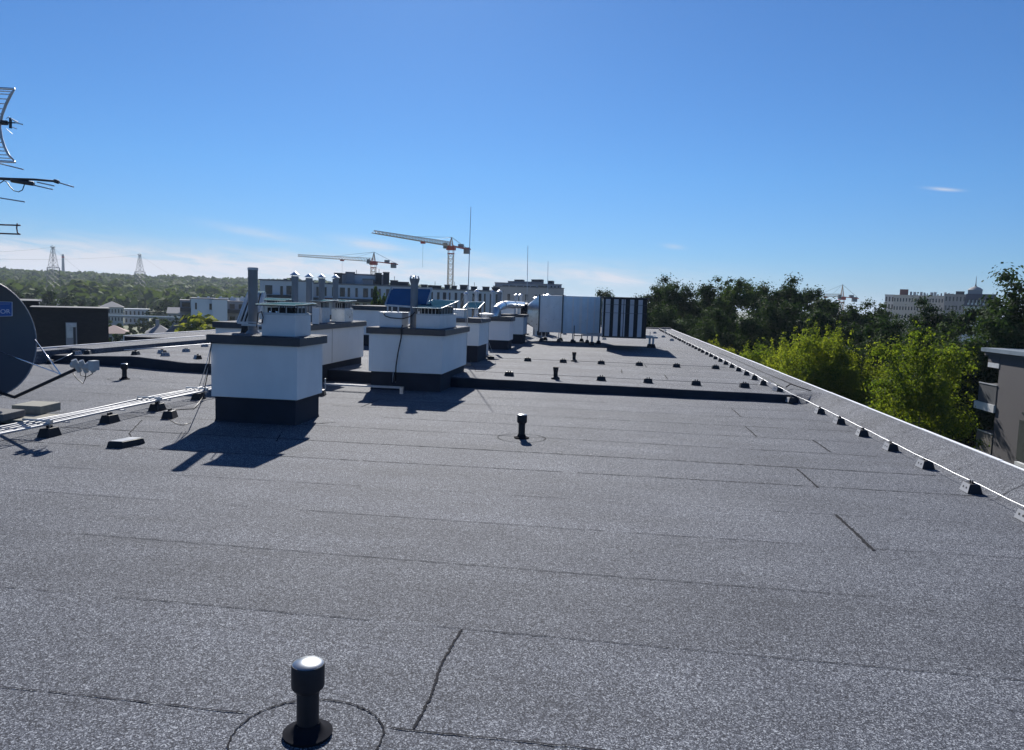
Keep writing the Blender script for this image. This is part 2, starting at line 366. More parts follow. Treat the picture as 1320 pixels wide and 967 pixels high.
for i, y in enumerate(SY):
    main = i in (8, 2) or y > 7; wd = .014 if i == 8 else .006 if i == 2 else .010 if main else .005
    pts = [(x, y + .04*math.sin(x*.35+i) * (1 if y > 3 else .3), 0) for x in np.linspace(-12.2, 3.34, 24)]
    if i == 2: pts = [(x, 2.66, 0) for x in np.linspace(-.77, 3.3, 8)]; bead(bf, [(-12, 2.7, 0), (-6, 2.68, 0), (-1.32, 2.66, 0)], .006, seed=77, gaps=.3)
    bead(b if main else bf, pts, wd, seed=i, gaps=.0 if i in (8, 2) else .25, h=.0004)
for i, y in enumerate([15.5, 16.4, 17.3, 18.2, 19.1, 20, 21, 22, 23.1, 24.2, 25.4, 27, 29, 31]):
    bead(bf, [(x, y, 0) for x in np.linspace(-11.2, 3.3, 12)], .009, seed=40+i, seg=.15, h=.0004)
tag(bf.build('roof_lap_edges', TARF), kind='structure')
for i, (x, y0, y1, wd) in enumerate([(1.86, 6.25, 5.35, .024), (1.97, 8.0, 7.2, .018), (1.92, 10.75, 9.94, .016), (2.02, 12.62, 11.7, .016),
                       (2.6, 9.9, 9.1, .02), (-5.4, 5.42, 4.5, .02), (-3.6, 11.7, 10.8, .016), (-8.6, 4.5, 3.6, .02), (0.3, 17.3, 16.4, .02), (.9, 19.1, 18.2, .02), (1.2, 16.4, 15.5, .02)]):
    bead(b, [(x, y0, 0), (x+.004, (y0+y1)/2, 0), (x, y1, 0)], wd, seed=80+i, gaps=0, seg=.03, h=.0004, jit=.3)
bead(b, [(-.66, 3.56, 0), (-.68, 3.2, 0), (-.66, 2.9, 0), (-.67, 2.67, 0)], .010, seed=90, gaps=0, seg=.012, jit=.5, h=.0004)
bead(b, [(-4.93, 5.0, 0), (-4.6, 5.06, 0)], .03, seed=91, gaps=0); bead(b, [(-5.75, 8.75, 0), (-5.35, 7.9, 0), (-5.0, 7.45, 0)], .012, seed=92, gaps=0)
bead(b, [(-3.75, 9.05, 0), (-3.45, 9.35, 0)], .02, seed=93, gaps=0); bead(b, [(-3.8, 8.5, 0), (-3.6, 7.9, 0)], .012, seed=94, gaps=.2)
tag(b.build('roof_seams', TAR), kind='structure')
# laps that cross the right kerb strip, and the long joint along it
b = MB(); KX = [3.36, 3.47, 3.62, 3.80, 3.872]
def kz(x, y):
    zi = zroof(3.35, y); return float(np.interp(x, [3.35, 3.47, 3.62, 3.80, 3.90], [zi, zi+.004, max(zi+.03, .09), .185, .2]))
def kline(pts, wd):
    n = 0
    for (x0, y0), (x1, y1) in zip(pts[:-1], pts[1:]):
        m_ = max(3, int(math.hypot(x1-x0, y1-y0)/.05)); dx, dy = x1-x0, y1-y0; L = math.hypot(dx, dy); nx_, ny_ = -dy/L, dx/L; pv = None
        for i in range(m_+1):
            x, y = x0+dx*i/m_, y0+dy*i/m_; w_ = wd*random.uniform(.35, 1.2)/2
            a_, c_ = (x+nx_*w_, y+ny_*w_), (x-nx_*w_, y-ny_*w_); q_ = [(p[0], p[1], kz(p[0], p[1])+.006) for p in (a_, c_)]
            if pv: b.add([pv[0], pv[1], q_[1], q_[0]], [(0, 1, 2, 3)])
            pv = q_
for y in (5.2, 6.3, 7.15, 8.1, 9.05, 10.0, 11.1, 12.0, 12.9, 15.6, 16.6, 17.9, 19.2, 21.0, 23.0, 25.5, 28, 31, 35):
    kline([(3.37, y+random.uniform(-.06, .06)), (3.60, y+random.uniform(-.05, .05)), (3.86, y+random.uniform(-.08, .08))], .008)
kline([(3.58, 15.4), (3.53, 18), (3.55, 21), (3.52, 25)], .03)
tag(b.build('kerb_laps', TARF), kind='structure')
# thin raised sheet edges beside the lighter laps
b = MB()
for (cx, cy, rad, wd) in [(-1.04, 2.54, .275, .007), (-.99, 8.93, .285, .010), (-8.69, 12.72, .27, .010)]:
    bead(b, [(cx + rad*(1+.02*math.sin(3*a))*math.cos(a), cy + rad*(1+.02*math.cos(2*a))*math.sin(a), 0) for a in np.linspace(0, 2*math.pi, 49)], wd, seed=int(cx*10)+60, seg=.04, gaps=0, h=.0004)
tag(b.build('roof_patch_rims', TAR), kind='structure')
# ------------------------------------------------------------------ chimney blocks
def chimney(x0, x1, y0, y1, zf, zb, zw, zc, label, wall=WHITE, seam=None):
    t = thing('chimney_block', label, 'chimney', ((x0+x1)/2, (y0+y1)/2, zf), 'white chimney blocks on the roof')
    b = MB(); b.box(x0+.035, x1-.035, y0+.035, y1-.035, zf-.15, zb+.01)
    b.box(x0-.01, x1+.01, y0-.01, y1+.01, zf-.15, zf+.035, tx=.045, ty=.045); b.build('plinth', BASE, t)
    b = MB(); b.box(x0, x1, y0, y1, zb, zw); b.build('wall', wall, t, bevel=.006)
    if seam is not None:
        b = MB(); b.box(x1-.004, x1+.003, seam, seam+.008, zb+.01, zw-.01); b.build('joint', DARKM, t)
    b = MB(); b.box(x0-.04, x1+.05, y0-.045, y1+.045, zw, zc); b.build('cap', CAP, t, bevel=.006)
    b = MB(); b.box(x0-.033, x1+.043, y0-.038, y1+.038, zc+.001, zc+.006); b.build('cap_felt', ROOF, t)
    return t
chimney(-4.93, -3.80, 8.93, 9.76, 0, .32, .99, 1.095, 'nearest white chimney block, with steel box and plain tall flue on its cap')
chimney(-4.20, -2.87, 12.97, 15.2, .0, .32, .99, 1.095, 'white chimney block across the roof step, carrying two metal boxes, flared flue and blue panel')
chimney(-6.95, -5.30, 12.75, 16.0, 0, .33, 1.0, 1.10, 'long white chimney block behind the nearest one, with a row of four hatted flues', seam=14.1)
chimney(-7.75, -5.9, 22, 24.5, ZU, .5, 1.24, 1.36, 'white chimney block seen far back between the long block and the blue panel')
chimney(-4.5, -3.03, 17.6, 18.95, ZU, .56, 1.1, 1.19, 'white chimney block with small sloping lid, peeping out behind the two metal box block')
chimney(-3.68, -2.99, 22.7, 23.6, ZU, .45, 1.03, 1.16, 'narrow white chimney block under the curved duct, reflected light painted in its colour', wall=WHITE2)
chimney(-3.75, -2.97, 26.2, 27.4, ZU, .5, 1.1, 1.18, 'small white chimney block next to the dark duct flange')
chimney(-4.6, -3.6, 31.5, 33, ZU, .5, 1.35, 1.45, 'white chimney block half hidden beneath the horizontal duct')
chimney(-3.3, -2.7, 33.5, 35, ZU, .6, 1.0, 1.08, 'low white chimney block behind the duct cone')
# ------------------------------------------------------------------ flues
def flue(x, y, z0, z1, r, label, style='plain', m=PIPEG, group='grey flue pipes on the chimney blocks'):
    t = thing('flue_pipe', label, 'flue pipe', (x, y, z0), group)
    b = MB(); b.lathe(x, y, [(r, z0), (r, z1-.04), (r*1.03, z1-.035), (r*1.03, z1)] if style == 'plain' else [(r, z0), (r, z1)], 24); b.build('pipe', m, t, smooth=True, autos=True)
    if style == 'plain':
        MB().lathe(x, y, [(r*.9, z1+.001), (r*.9, z1+.002)], 20).build('opening', HOLE, t)
        MB().lathe(x, y, [(r*1.08, z1-.03), (r*1.08, z1-.005)], 24).build('rim', DULL, t, smooth=True, autos=True)
    elif style == 'hat':
        MB().lathe(x, y, [(r*1.12, z1-.06), (r*1.12, z1+.005)], 20).build('collar', m, t, smooth=True, autos=True)
        MB().lathe(x, y, [(r*1.45, z1+.02), (r*1.5, z1+.028), (r*.3, z1+.085), (.004, z1+.09)], 20).build('hat', STEEL, t, smooth=True, autos=True)
    elif style == 'flare':
        b = MB(); b.lathe(x, y, [(r*1.02, z1-.10), (r*1.35, z1-.02), (r*1.38, z1)], 20); b.build('flared_collar', m, t, smooth=True, autos=True)
        for k in range(4):
            a = k*math.pi/2+.5; b = MB(); b.bar((x+r*1.2*math.cos(a), y+r*1.2*math.sin(a), z1), (x+r*.9*math.cos(a), y+r*.9*math.sin(a), z1+.05), .02); b.build('prong', STEEL, t)
    MB().lathe(x, y, [(r*1.5, z0), (r*1.45, z0+.01), (r*1.05, z0+.04), (r*1.0, z0+.045)], 20).build('base_collar', m, t, smooth=True, autos=True)
    return t
f1 = flue(-4.63, 9.45, 1.10, 1.955, .062, 'tall plain grey flue rising from the nearest chimney block')
b = MB(); b.lathe(-4.63, 9.45, [(.066, 1.2), (.066, 1.23)], 20); b.bar((-4.75, 9.38, 1.215), (-4.33, 9.38, 1.215), .02, .03); b.bar((-4.75, 9.38, 1.25), (-4.33, 9.38, 1.25), .012, .012); b.build('bracket', DULL, f1)
for k, (px, top) in enumerate([(380.3, 355), (398.6, 357.5), (414.8, 358), (432.7, 358.5)]):
    Y = 13.15 + .8*k; p = AY(px, top, Y)
    flue(p[0], Y, 1.10, p[2]-.02, .059, ['leftmost and nearest of the four hatted flues in a row', 'second hatted flue from the left in the row of four', 'third hatted flue from the left in the row of four', 'rightmost of the four hatted flues in a row'][k], 'hat')
flue(-3.56, 13.6, 1.10, 1.985, .068, 'flared grey flue standing between the two metal boxes', 'flare')
for k, (px, py0, py1, Y, r_, lab) in enumerate([(601, 379, 405, 19, .05, 'short pale flue with a conical hat left of the far chimney blocks'),
        (614.5, 376, 392, 20.5, .055, 'slim grey flue with a bright hat over the far sloping lid'),
        (635, 376.5, 402, 22, .045, 'thin flue with a small bright hat left of the curved duct'),
        (644, 376, 402, 25.0, .07, 'stout grey flue with a bright hat above the curved duct'),
        (665.5, 380.5, 392, 30, .07, 'left one of two small bright hatted flues beyond the horizontal duct'),
        (671, 380.5, 392, 31, .07, 'right one of two small bright hatted flues beyond the horizontal duct'),
        (691, 384, 400, 33, .09, 'hatted flue peeping over the duct cone'),
        (701.5, 381.5, 395, 34, .08, 'left bright hat just above the first duct section'),
        (706.5, 380.5, 395, 34.5, .09, 'right bright hat just above the first duct section')]):
    p = AY(px, py0, Y); flue(p[0], Y, 1.17 if Y < 24 else ZU, p[2]-.03, r_, lab, 'hat', m=DULL if k != 3 else PIPEG)
# ------------------------------------------------------------------ metal boxes with lids on the blocks
def metal_box(x0, x1, y0, y1, z0, z1, lid, label, m=PALEMET, slats=6, lidm=BLUEG):
    t = thing('vent_box', label, 'vent box', ((x0+x1)/2, (y0+y1)/2, z0), 'metal vent boxes on the chimney blocks')
    MB().box(x0, x1, y0, y1, z0, z1).build('casing', m, t, bevel=.004)
    b = MB(); b.box(x0-.006, x1+.006, y0-.006, y1+.006, z1-.012, z1+.004); b.build('rim', DULL, t)
    if lid:
        lx0, lx1, ly0, ly1, lz0, lz1 = lid
        th = .018
        P = [(lx0, ly0, lz0), (lx1, ly0, lz0), (lx1, ly1, lz1), (lx0, ly1, lz1)]
        MB().hexa(P + [(a, c, d+th) for a, c, d in P]).build('lid', DARKM, t)
        P2 = [(lx0+.02, ly0+.02, lz0+th+.003), (lx1-.02, ly0+.02, lz0+th+.003), (lx1-.02, ly1-.02, lz1+th+.001), (lx0+.02, ly1-.02, lz1+th+.001)]
        MB().hexa(P2 + [(a, c, d+.003) for a, c, d in P2]).build('lid_sheet', lidm, t)
        b = MB(); b.bar((lx0, ly1, lz1+th+.004), (lx1, ly1, lz1+th+.004), .022, .022); b.bar((lx0, ly0, lz0+th), (lx1, ly0, lz0+th), .01, .012)
        b.bar((lx0, ly0, lz0+th+.002), (lx0, ly1, lz1+th+.002), .012); b.bar((lx1, ly0, lz0+th+.002), (lx1, ly1, lz1+th+.002), .012); b.build('lid_frame', SHINY, t)
        MB().box(x0+.05, x1-.05, y0+.06, y1-.04, z1+.004, (lz0+lz1)/2-.03).build('grille_core', BLACKP, t)
        b = MB()
        for k in range(slats):
            xx = x0+.02+(x1-x0-.04)*k/(slats-1); b.bar((xx, y0+.02, z1), (xx, y0+.02, lz0+.008), .011)
            yy = y0+.02+(y1-y0-.04)*k/(slats-1); b.bar((x1-.02, yy, z1), (x1-.02, yy, lz0+(lz1-lz0)*(yy-ly0)/max(ly1-ly0, .01)), .011)
        b.bar((x0+.01, y0+.02, z1+.008), (x1-.01, y0+.02, z1+.008), .016); b.bar((x1-.02, y0+.01, z1+.008), (x1-.02, y1-.01, z1+.008), .016)
        o_ = b.build('grille', DULL, t)
    return t
TEAL = mat('teal edged glass sheet', (.05, .12, .14), .5, var=.1, spec=0)
vb = metal_box(-4.32, -3.885, 9.05, 9.56, 1.10, 1.375, (-4.36, -3.85, 8.98, 9.66, 1.475, 1.49), 'pale steel box under a flat teal lid on the nearest chimney block', lidm=TEAL, slats=5)
b = MB(); b.tube([(-4.34, 9.1, 1.30), (-4.30, 9.02, 1.26), (-4.285, 9.02, 1.33), (-4.31, 9.03, 1.40), (-4.37, 9.06, 1.38), (-4.40, 9.1, 1.27), (-4.42, 9.12, 1.2)], .007, 6); b.build('cable_loop', CABLE, vb, smooth=True)
for k, x in enumerate((-4.22, -4.14)): MB().lathe(x, 9.1, [(.006, 1.38), (.02, 1.385), (.024, 1.40), (.016, 1.42), (.004, 1.428)], 10).build('glass_bulb', SHINY, vb, smooth=True)
va = metal_box(-4.07, -3.66, 13.15, 13.6, 1.10, 1.365, None, 'left pale box below the blue tilted panel on the two-box chimney block')
metal_box(-3.40, -2.975, 13.15, 14.6, 1.10, 1.345, (-3.44, -2.92, 13.05, 14.55, 1.45, 1.585), 'right pale box with sloping glass lid on the two-box chimney block', slats=7)
b = MB(); b.tube([(-4.0, 13.12, 1.37), (-3.95, 13.1, 1.30), (-3.85, 13.1, 1.27), (-3.72, 13.1, 1.265), (-3.64, 13.12, 1.26), (-3.58, 13.45, 1.30), (-3.5, 13.3, 1.34), (-3.44, 13.2, 1.38)], .009, 6)
b.build('cable_loop', CABLE, va, smooth=True)
metal_box(-5.98, -5.72, 13.0, 13.35, 1.10, 1.37, (-6.35, -5.72, 12.9, 13.5, 1.50, 1.52), 'box with wide flat teal lid at the front of the long chimney block', lidm=TEAL)
metal_box(-5.62, -5.46, 14.0, 14.4, 1.10, 1.38, (-5.66, -5.36, 13.9, 14.6, 1.5, 1.52), 'small glassy box between the last hatted flues on the long chimney block', m=DULL, lidm=TEAL)
metal_box(-5.62, -5.34, 14.9, 15.4, 1.10, 1.37, (-5.66, -5.3, 14.8, 15.5, 1.5, 1.52), 'wide galvanised box at the far right end of the long chimney block', m=STEEL, lidm=TEAL)
p0, p1 = AY(402.5, 397, 12.95), AY(411, 413, 12.95)
t = thing('white_panel', 'small upright white sheet panel standing between the hatted flues', 'panel', (p0[0], 12.95, 1.1))
MB().box(p0[0], p1[0], 12.95, 12.97, 1.12, p0[2]).build('sheet', PALEMET, t); MB().box(p0[0]+.01, p1[0]-.01, 12.94, 13.02, 1.10, 1.12).build('foot', DARKM, t)
b3 = metal_box(-4.05, -3.42, 17.7, 18.2, 1.19, 1.40, None, 'small pale box on the third chimney block from the front')
q = [AY(597, 397.5, 17.6), AY(617, 397.5, 17.6), AY(624.5, 389.5, 18.6), AY(604, 389.5, 18.6)]
t = thing('sloping_lid', 'bright edged sloping glass lid above the small pale box on the third chimney block', 'lid', (q[0][0], 17.6, 1.4))
MB().hexa([(a, c, d-.02) for a, c, d in q] + q).build('lid_sheet', BLUEG, t)
b = MB(); b.bar(q[3], q[2], .03); b.bar(q[0], q[1], .012); b.bar(q[0], q[3], .012); b.bar(q[1], q[2], .012); b.build('lid_frame', SHINY, t)
b = MB(); b.bar((q[0][0]+.03, 17.7, 1.39), (q[0][0]+.03, 17.7, q[0][2]), .02); b.bar((q[1][0]-.03, 17.7, 1.39), (q[1][0]-.03, 17.7, q[1][2]), .02); b.bar((q[2][0]-.05, 18.5, 1.2), (q[2][0]-.05, 18.5, q[2][2]), .02); b.build('post', DULL, t)
# flat vent lids on the narrow block
t = thing('round_vent_lid', 'flat pale round vent lid on the far chimney blocks, left of the curved duct', 'lid', (-3.9, 20.6, 1.19))
pl = AY(627, 404.5, 20.5); MB().lathe(pl[0], 20.5, [(.14, pl[2]-.07), (.2, pl[2]-.03), (.2, pl[2]), (.05, pl[2]+.02)], 24).build('disc', PALEMET, t, smooth=True, autos=True)
MB().lathe(pl[0], 20.5, [(.08, .17), (.08, pl[2]-.06)], 12).build('stem', DULL, t)
# ------------------------------------------------------------------ solar collectors
def panel_thing(name, label, Pf, Pb, m, frame, legs, th=.03):
    # Pf: front-low edge (2 points), Pb: back-high edge (2 points)
    t = thing(name, label, 'solar panel', Pf[0], 'tilted panels on the chimney blocks')
    P = [Vector(Pf[0]), Vector(Pf[1]), Vector(Pb[1]), Vector(Pb[0])]; n = (P[1]-P[0]).cross(P[3]-P[0]).normalized()
    MB().hexa([p-n*th for p in P] + [tuple(p) for p in P]).build('absorber', m, t)
    b = MB()
    for i in range(4): b.bar(P[i]+n*.004, P[(i+1) % 4]+n*.004, .022, .03)
    b.build('frame', frame, t)
    for a, c in legs:
        MB().bar(a, c, .022).build('leg', DULL, t)
    return t, P, n
PANELB = mat('tilted sheet in sky reflection blue', (.05, .12, .25), .5, var=.08, vscale=3, spec=.03)  # blue of the mirrored sky is put into the base colour
a0, a1, c0, c1 = AY(496.8, 393.5, 13.62), AY(549, 397, 13.62), AY(504.8, 371, 13.9), AY(557, 372, 13.9)
t, P, n = panel_thing('solar_panel', 'large tilted panel painted sky-reflection blue with pale lower edge above the two-box chimney block', (a0, a1), (c0, c1), PANELB, DULL,
            [((a0[0]+.05, 13.6, 1.10), (a0[0]+.05, 13.6, a0[2])), ((a0[0]+.25, 13.6, 1.10), (a0[0]+.25, 13.6, a0[2])), ((a1[0]-.05, 13.6, 1.1), (a1[0]-.05, 13.6, a1[2])), ((c0[0]+.02, 13.88, 1.10), (c0[0]+.02, 13.88, c0[2])), ((c1[0]-.02, 13.88, 1.10), (c1[0]-.02, 13.88, c1[2]))])
a0, a1, c0, c1 = AY(306.5, 416, 9.58), AY(331, 416.5, 9.58), AY(320.5, 377, 9.78), AY(341.5, 377, 9.78)
t, P, n = panel_thing('solar_panel', 'narrow pale collector of slanting tubes behind the tall plain flue', (a0, a1), (c0, c1), DARKM, PALEMET,
            [((a0[0]+.08, 9.6, 1.10), (a0[0]+.08, 9.6, a0[2])), ((a1[0], 9.6, 1.1), (a1[0], 9.6, a1[2]))], th=.012)
for k in range(5):
    f = (k+.5)/5; A0 = P[0].lerp(P[1], f)+n*.012; B0 = P[3].lerp(P[2], f)+n*.012
    MB().tube([A0, B0], .014, 8).build('tube', PALEMET, t, smooth=True)
MB().bar(P[3]+n*.01, P[2]+n*.01, .035, .03).build('header', SHINY, t)
MB().box(a0[0]+.05, a0[0]+.16, 9.56, 9.72, 1.1, 1.2, tx=.02).build('foot_block', BLACKP, t)
# ------------------------------------------------------------------ ducts
def ribbed(b, x0, x1, y, z0, z1): b.box(x0, x1, y-.012, y, z0, z1)
DUCT = mat('galvanised duct sheet', (.72, .73, .74), .45, metal=.25, var=.10, vscale=2.2, dirt=.10)
DUCT2 = mat('bluish duct sheet', (.62, .72, .80), .42, metal=.25, var=.10, vscale=2.2, dirt=.10)
YD = 28.4
x0, x1, x2 = AY(695.5, 400, YD)[0], AY(725.3, 400, YD)[0], AY(774, 400, YD)[0]
zt, zb1, zb2 = AY(725, 381.3, YD)[2], AY(710, 428.5, YD)[2], AY(750, 430.5, YD)[2]
t = thing('ventilation_duct', 'galvanised rooftop duct with cone and two big sheet sections, left of the striped unit', 'duct', ((x0+x2)/2, YD+.7, ZU))
MB().box(x0, x1-.012, YD, YD+1.4, zb1, zt).build('duct_section', DUCT, t, bevel=.01)
MB().box(x1+.012, x2, YD+.01, YD+1.4, zb2, zt).build('duct_section', DUCT2, t, bevel=.01)
for xx in (x0-.01, x1, x2): MB().box(xx-.022, xx+.022, YD-.03, YD+1.43, zb2-.02, zt+.03).build('joint_flange', DARKM, t)
b = MB()
for f in (.3, .62):
    for zz in (.35, .68): b.box(x0+(x1-x0)*f-.02, x0+(x1-x0)*f+.02, YD-.006, YD-.001, zb1+(zt-zb1)*zz-.01, zb1+(zt-zb1)*zz+.01)
    for zz in (.35, .68): b.box(x1+(x2-x1)*f-.02, x1+(x2-x1)*f+.02, YD-.002, YD+.004, zb1+(zt-zb1)*zz-.01, zb1+(zt-zb1)*zz+.01)
b.build('rivet_plates', DULL, t)
b = MB()
for xx, ww in ((x0+.2, .05), (x0+.5, .07), (x1+.35, .06), (x1+.62, .1), (x1+.9, .05), (x1+1.15, .05)): b.box(xx, xx+ww, YD-.005+(.01 if xx > x1 else 0), YD+.004, zb1+.04, zt-.02)
b.build('pressed_rib', DUCT, t)
# square-to-round cone
cc = AY(679, 405, YD+.7); rc = .36; n_ = 32; ring0 = []; ring1 = []
xr = AY(679, 405, YD+.7)[0]; zc_ = cc[2]; yc = YD+.7
for k in range(n_):
    a = 2*math.pi*k/n_; ca, sa = math.cos(a), math.sin(a); m_ = max(abs(ca), abs(sa))
    ring0.append((xr, yc+rc*ca, zc_+rc*sa)); ring1.append((x0-.02, yc+.69*ca/m_, (zt+zb1)/2+(zt-zb1)/2*sa/m_))
b = MB(); b.add(ring0+ring1, [(k, (k+1) % n_, n_+(k+1) % n_, n_+k) for k in range(n_)]); b.build('cone', STEEL, t, smooth=True, autos=True)
b = MB(); b.tube([(xr-.13, yc, zc_), (xr+.02, yc, zc_)], rc+.07, 28); b.tube([(xr-.2, yc, zc_+.02), (xr-.1, yc, zc_+.02)], rc-.02, 28); b.build('flexible_flange', BLACKP, t, smooth=True, autos=True)
# tube from the flange to an elbow over the narrow block
zt2 = AY(660, 393, yc)[2]
xe = AY(650, 393, yc)[0]
path = [(xr-.15, yc, zt2), (xe, yc-1.0, zt2)]
pe = AY(637, 407, 23.1); q0 = AY(648, 393, 25)
path = [(xr-.15, yc, zt2), AY(662, 393, 27.2), AY(654, 392.8, 25.4), AY(648, 393.8, 24.3), AY(643, 396, 23.6), AY(639.5, 400, 23.2), AY(638, 405, 23.1), (AY(637.5, 409, 23.1)[0], 23.1, 1.15)]
MB().tube(path, [.125, .125, .125, .125, .125, .125, .125, .125], 18).build('curved_duct', STEEL, t, smooth=True, autos=True)
for i in (1, 3, 5):
    p = Vector(path[i]); d = (Vector(path[i+1])-Vector(path[i-1])).normalized()*.02; MB().tube([p-d, p+d], .14, 18).build('duct_clamp', DULL, t, smooth=True, autos=True)
for xx in (x0+.1, x0+.75, x1+.4, x1+.95):
    b = MB(); b.bar((xx, YD+.12, ZU+.1), (xx, YD+.12, zb2), .035); b.build('leg', DULL, t)
    MB().box(xx-.1, xx+.1, YD, YD+.24, ZU-.02, ZU+.12, tx=.05, ty=.05).build('foot_block', BLACKP, t)
for xx in (x0+.15, x0+.75, x1+.7):
    MB().bar((xx, YD+1.25, ZU+.1), (xx, YD+1.25, zb2), .035).build('leg', DULL, t)
    MB().box(xx-.1, xx+.1, YD+1.13, YD+1.37, ZU-.02, ZU+.12, tx=.05, ty=.05).build('foot_block', BLACKP, t)
# striped unit
YL = 24.7
l0, l1 = AY(777.5, 400, YL)[0], AY(834, 400, YL)[0]; lz1, lz0 = AY(806, 384.5, YL)[2], AY(806, 436, YL)[2]
t = thing('striped_vent_unit', 'big boxy vent unit with dark and white vertical stripes on a low grey stand', 'vent unit', ((l0+l1)/2, YL+1.8, ZU))
MB().box(l0, l1, YL, YD-.02, lz0, lz1).build('casing', BLACKP, t, bevel=.006)
b = MB()
W_ = l1-l0; SLATM = mat('grey louvre sheet', (.42, .43, .47), .5, metal=.1, var=.1)
for a_, c_ in ((795, 835), (865, 905), (930, 948), (954, 965), (1003, 1038), (1073, 1110), (768, 778)):
    f0 = (a_/6.6-117.5)/56.5; f1_ = (c_/6.6-117.5)/56.5
    MB().box(l0+W_*max(f0, -.03), l0+W_*f1_, YL-.03, YL-.002, lz0+.05, lz1-.04).build('slat', SLATM, t)
b = MB(); b.box(l0-.05, l1+.09, YL-.06, YD-.05, lz1+.001, lz1+.03); b.build('roof_sheet', DARKM, t)
for (a_, c_, y_) in ((0, .04, .045), ((lz1-lz0)*.62, (lz1-lz0)*.63, .036), ((lz1-lz0)*.83, (lz1-lz0)*.84, .036)): MB().box(l0-.01, l1+.01, YL-y_, YL-.031, lz0+a_, lz0+c_).build('cross_rail', DARKM, t)
b = MB(); b.box(AY(755, 435, 27)[0], AY(848, 435, 27)[0], 26.95, 27.08, .50, .57); b.box(AY(755, 435, 27)[0], AY(848, 435, 27)[0], 28.0, 28.12, .50, .57); b.build('stand_beam', DULL, t)
for px in (763, 771, 837.5, 842):
    xx = AY(px, 440, 27)[0]; yy = 27.0 if px != 771 else 28.05
    MB().box(xx-.035, xx+.035, yy-.03, yy+.09, ZU+.08, .50).build('leg', DULL, t)
    MB().box(xx-.11, xx+.11, yy-.09, yy+.15, ZU-.02, ZU+.13, tx=.05, ty=.05).build('foot_block', BLACKP, t)
xx = AY(838, 430, 27)[0]; MB().bar((xx, 27.0, .55), (xx, 27.0, .74), .02).build('stud', DULL, t)
for px in (740,):
    xx = AY(px, 430, 28.2)[0]; t2 = thing('support_post', 'slim bracket post standing before the bluish duct section', 'post', (xx, 28.2, ZU))
    MB().bar((xx, 28.2, ZU), (xx, 28.2, .82), .03).build('post', DARKM, t2); MB().bar((xx, 28.2, .45), (xx+.3, 28.2, .45), .03).build('bracket', DARKM, t2); MB().box(xx-.1, xx+.1, 28.08, 28.32, ZU-.01, ZU+.1, tx=.04, ty=.04).build('foot_block', BLACKP, t2)
# ------------------------------------------------------------------ black vent stacks
def vent(x, y, z, label, h=.285, src=None):
    t = thing('vent_stack', label, 'vent pipe', (x, y, z), 'short black vent stacks on the roof')
    MB().lathe(x, y, [(.088, z+.002), (.091, z+.013), (.086, z+.014), (.066, z+.018), (.052, z+.030), (.044, z+.046), (.044, z+.048)], 32).build('flange', RUBBER, t, smooth=True, autos=True)
    b = MB(); b.lathe(x, y, [(.0405, z+.04), (.0405, z+h-.09)], 28); b.build('pipe', BLACKP, t, smooth=True, autos=True)
    b = MB(); b.lathe(x, y, [(.046, z+h-.105), (.058, z+h-.092), (.060, z+h-.085), (.060, z+h-.012), (.057, z+h-.003)], 32); b.build('cowl', BLACKP, t, smooth=True, autos=True)
    b = MB(); b.lathe(x, y, [(.0565, z+h-.003), (.050, z+h+.002), (.02, z+h+.005), (.002, z+h+.006)], 32); b.build('cowl_top', SHCAP, t, smooth=True, autos=True)
    return t
SHCAP = mat('glossy cowl top', (.30, .32, .34), .3, metal=.9, var=.1)
vent(-1.045, 2.565, 0, 'nearest black vent stack with shiny top inside a round patch at the bottom edge', h=.278)
vent(-.99, 8.93, 0, 'lone black vent stack in the middle of the near roof, in a round patch')
vent(-8.69, 12.72, 0, 'black vent stack below the roof step, between dish and nearest chimney block')
for (x, y, l) in ((-.99, 14.5, 'black vent stack just past the roof step, nearer one of the upper pair'), (-.86, 19.2, 'black vent stack on the upper roof in front of the long duct')):
    t = thing('vent_stack', l, 'vent pipe', (x, y, ZU), 'short black vent stacks on the roof')
    z = zroof(x, y); MB().lathe(x, y, [(.085, z-.01), (.08, z+.03), (.042, z+.06), (.042, z+.13), (.052, z+.2), (.056, z+.235)], 24).build('pipe', BLACKP, t, smooth=True, autos=True)
    MB().lathe(x, y, [(.046, z+.236), (.046, z+.238)], 20).build('opening', HOLE, t)
# ------------------------------------------------------------------ lightning-rod holders and rods
def make_holder():
    t = thing('rod_holder', 'x', 'rod holder', (0, 0, 0), 'x')
    MB().box(-.065, .065, -.09, .09, 0, .085, tx=.022, ty=.018).build('block', BLACKP, t, bevel=.004)
    b = MB(); b.add([(-.068, -.086, .004), (-.046, -.070, .083), (-.046, .070, .083), (-.068, .086, .004)], [(0, 1, 2, 3)]); b.build('end_plate', BLOCKF, t)
    b = MB()
    for yy in (-.03, .03): b.add([(-.0605, yy-.010, .038), (-.056, yy-.010, .055), (-.056, yy+.010, .055), (-.0605, yy+.010, .038)], [(0, 1, 2, 3)])
    b.build('holes', HOLE, t)
    for yy in (-.03, .012): MB().box(-.012, .012, yy, yy+.018, .083, .107).build('clip', BLACKP, t)
    return t
hp = make_holder(); hfirst = [True]
def holder(x, y, z, rz, label, group, s=1.0):
    if hfirst[0]:
        hfirst[0] = False; o = hp; o.location = (x, y, z); o.rotation_euler = (0, 0, rz); o['label'] = label; o['group'] = group; o.scale = (s,)*3
        return o
    return copy_tree(hp, (x, y, z), rz, s, label, group)
g1 = 'rod holders along the right roof edge'
l_low = 'black rod holder with pale two-hole end plate, under the conductor along the right edge of the near roof'
ords = ['nearest', 'second nearest', 'third nearest', 'fourth nearest', 'fifth nearest', 'sixth nearest', 'seventh nearest', 'farthest']
k = 0
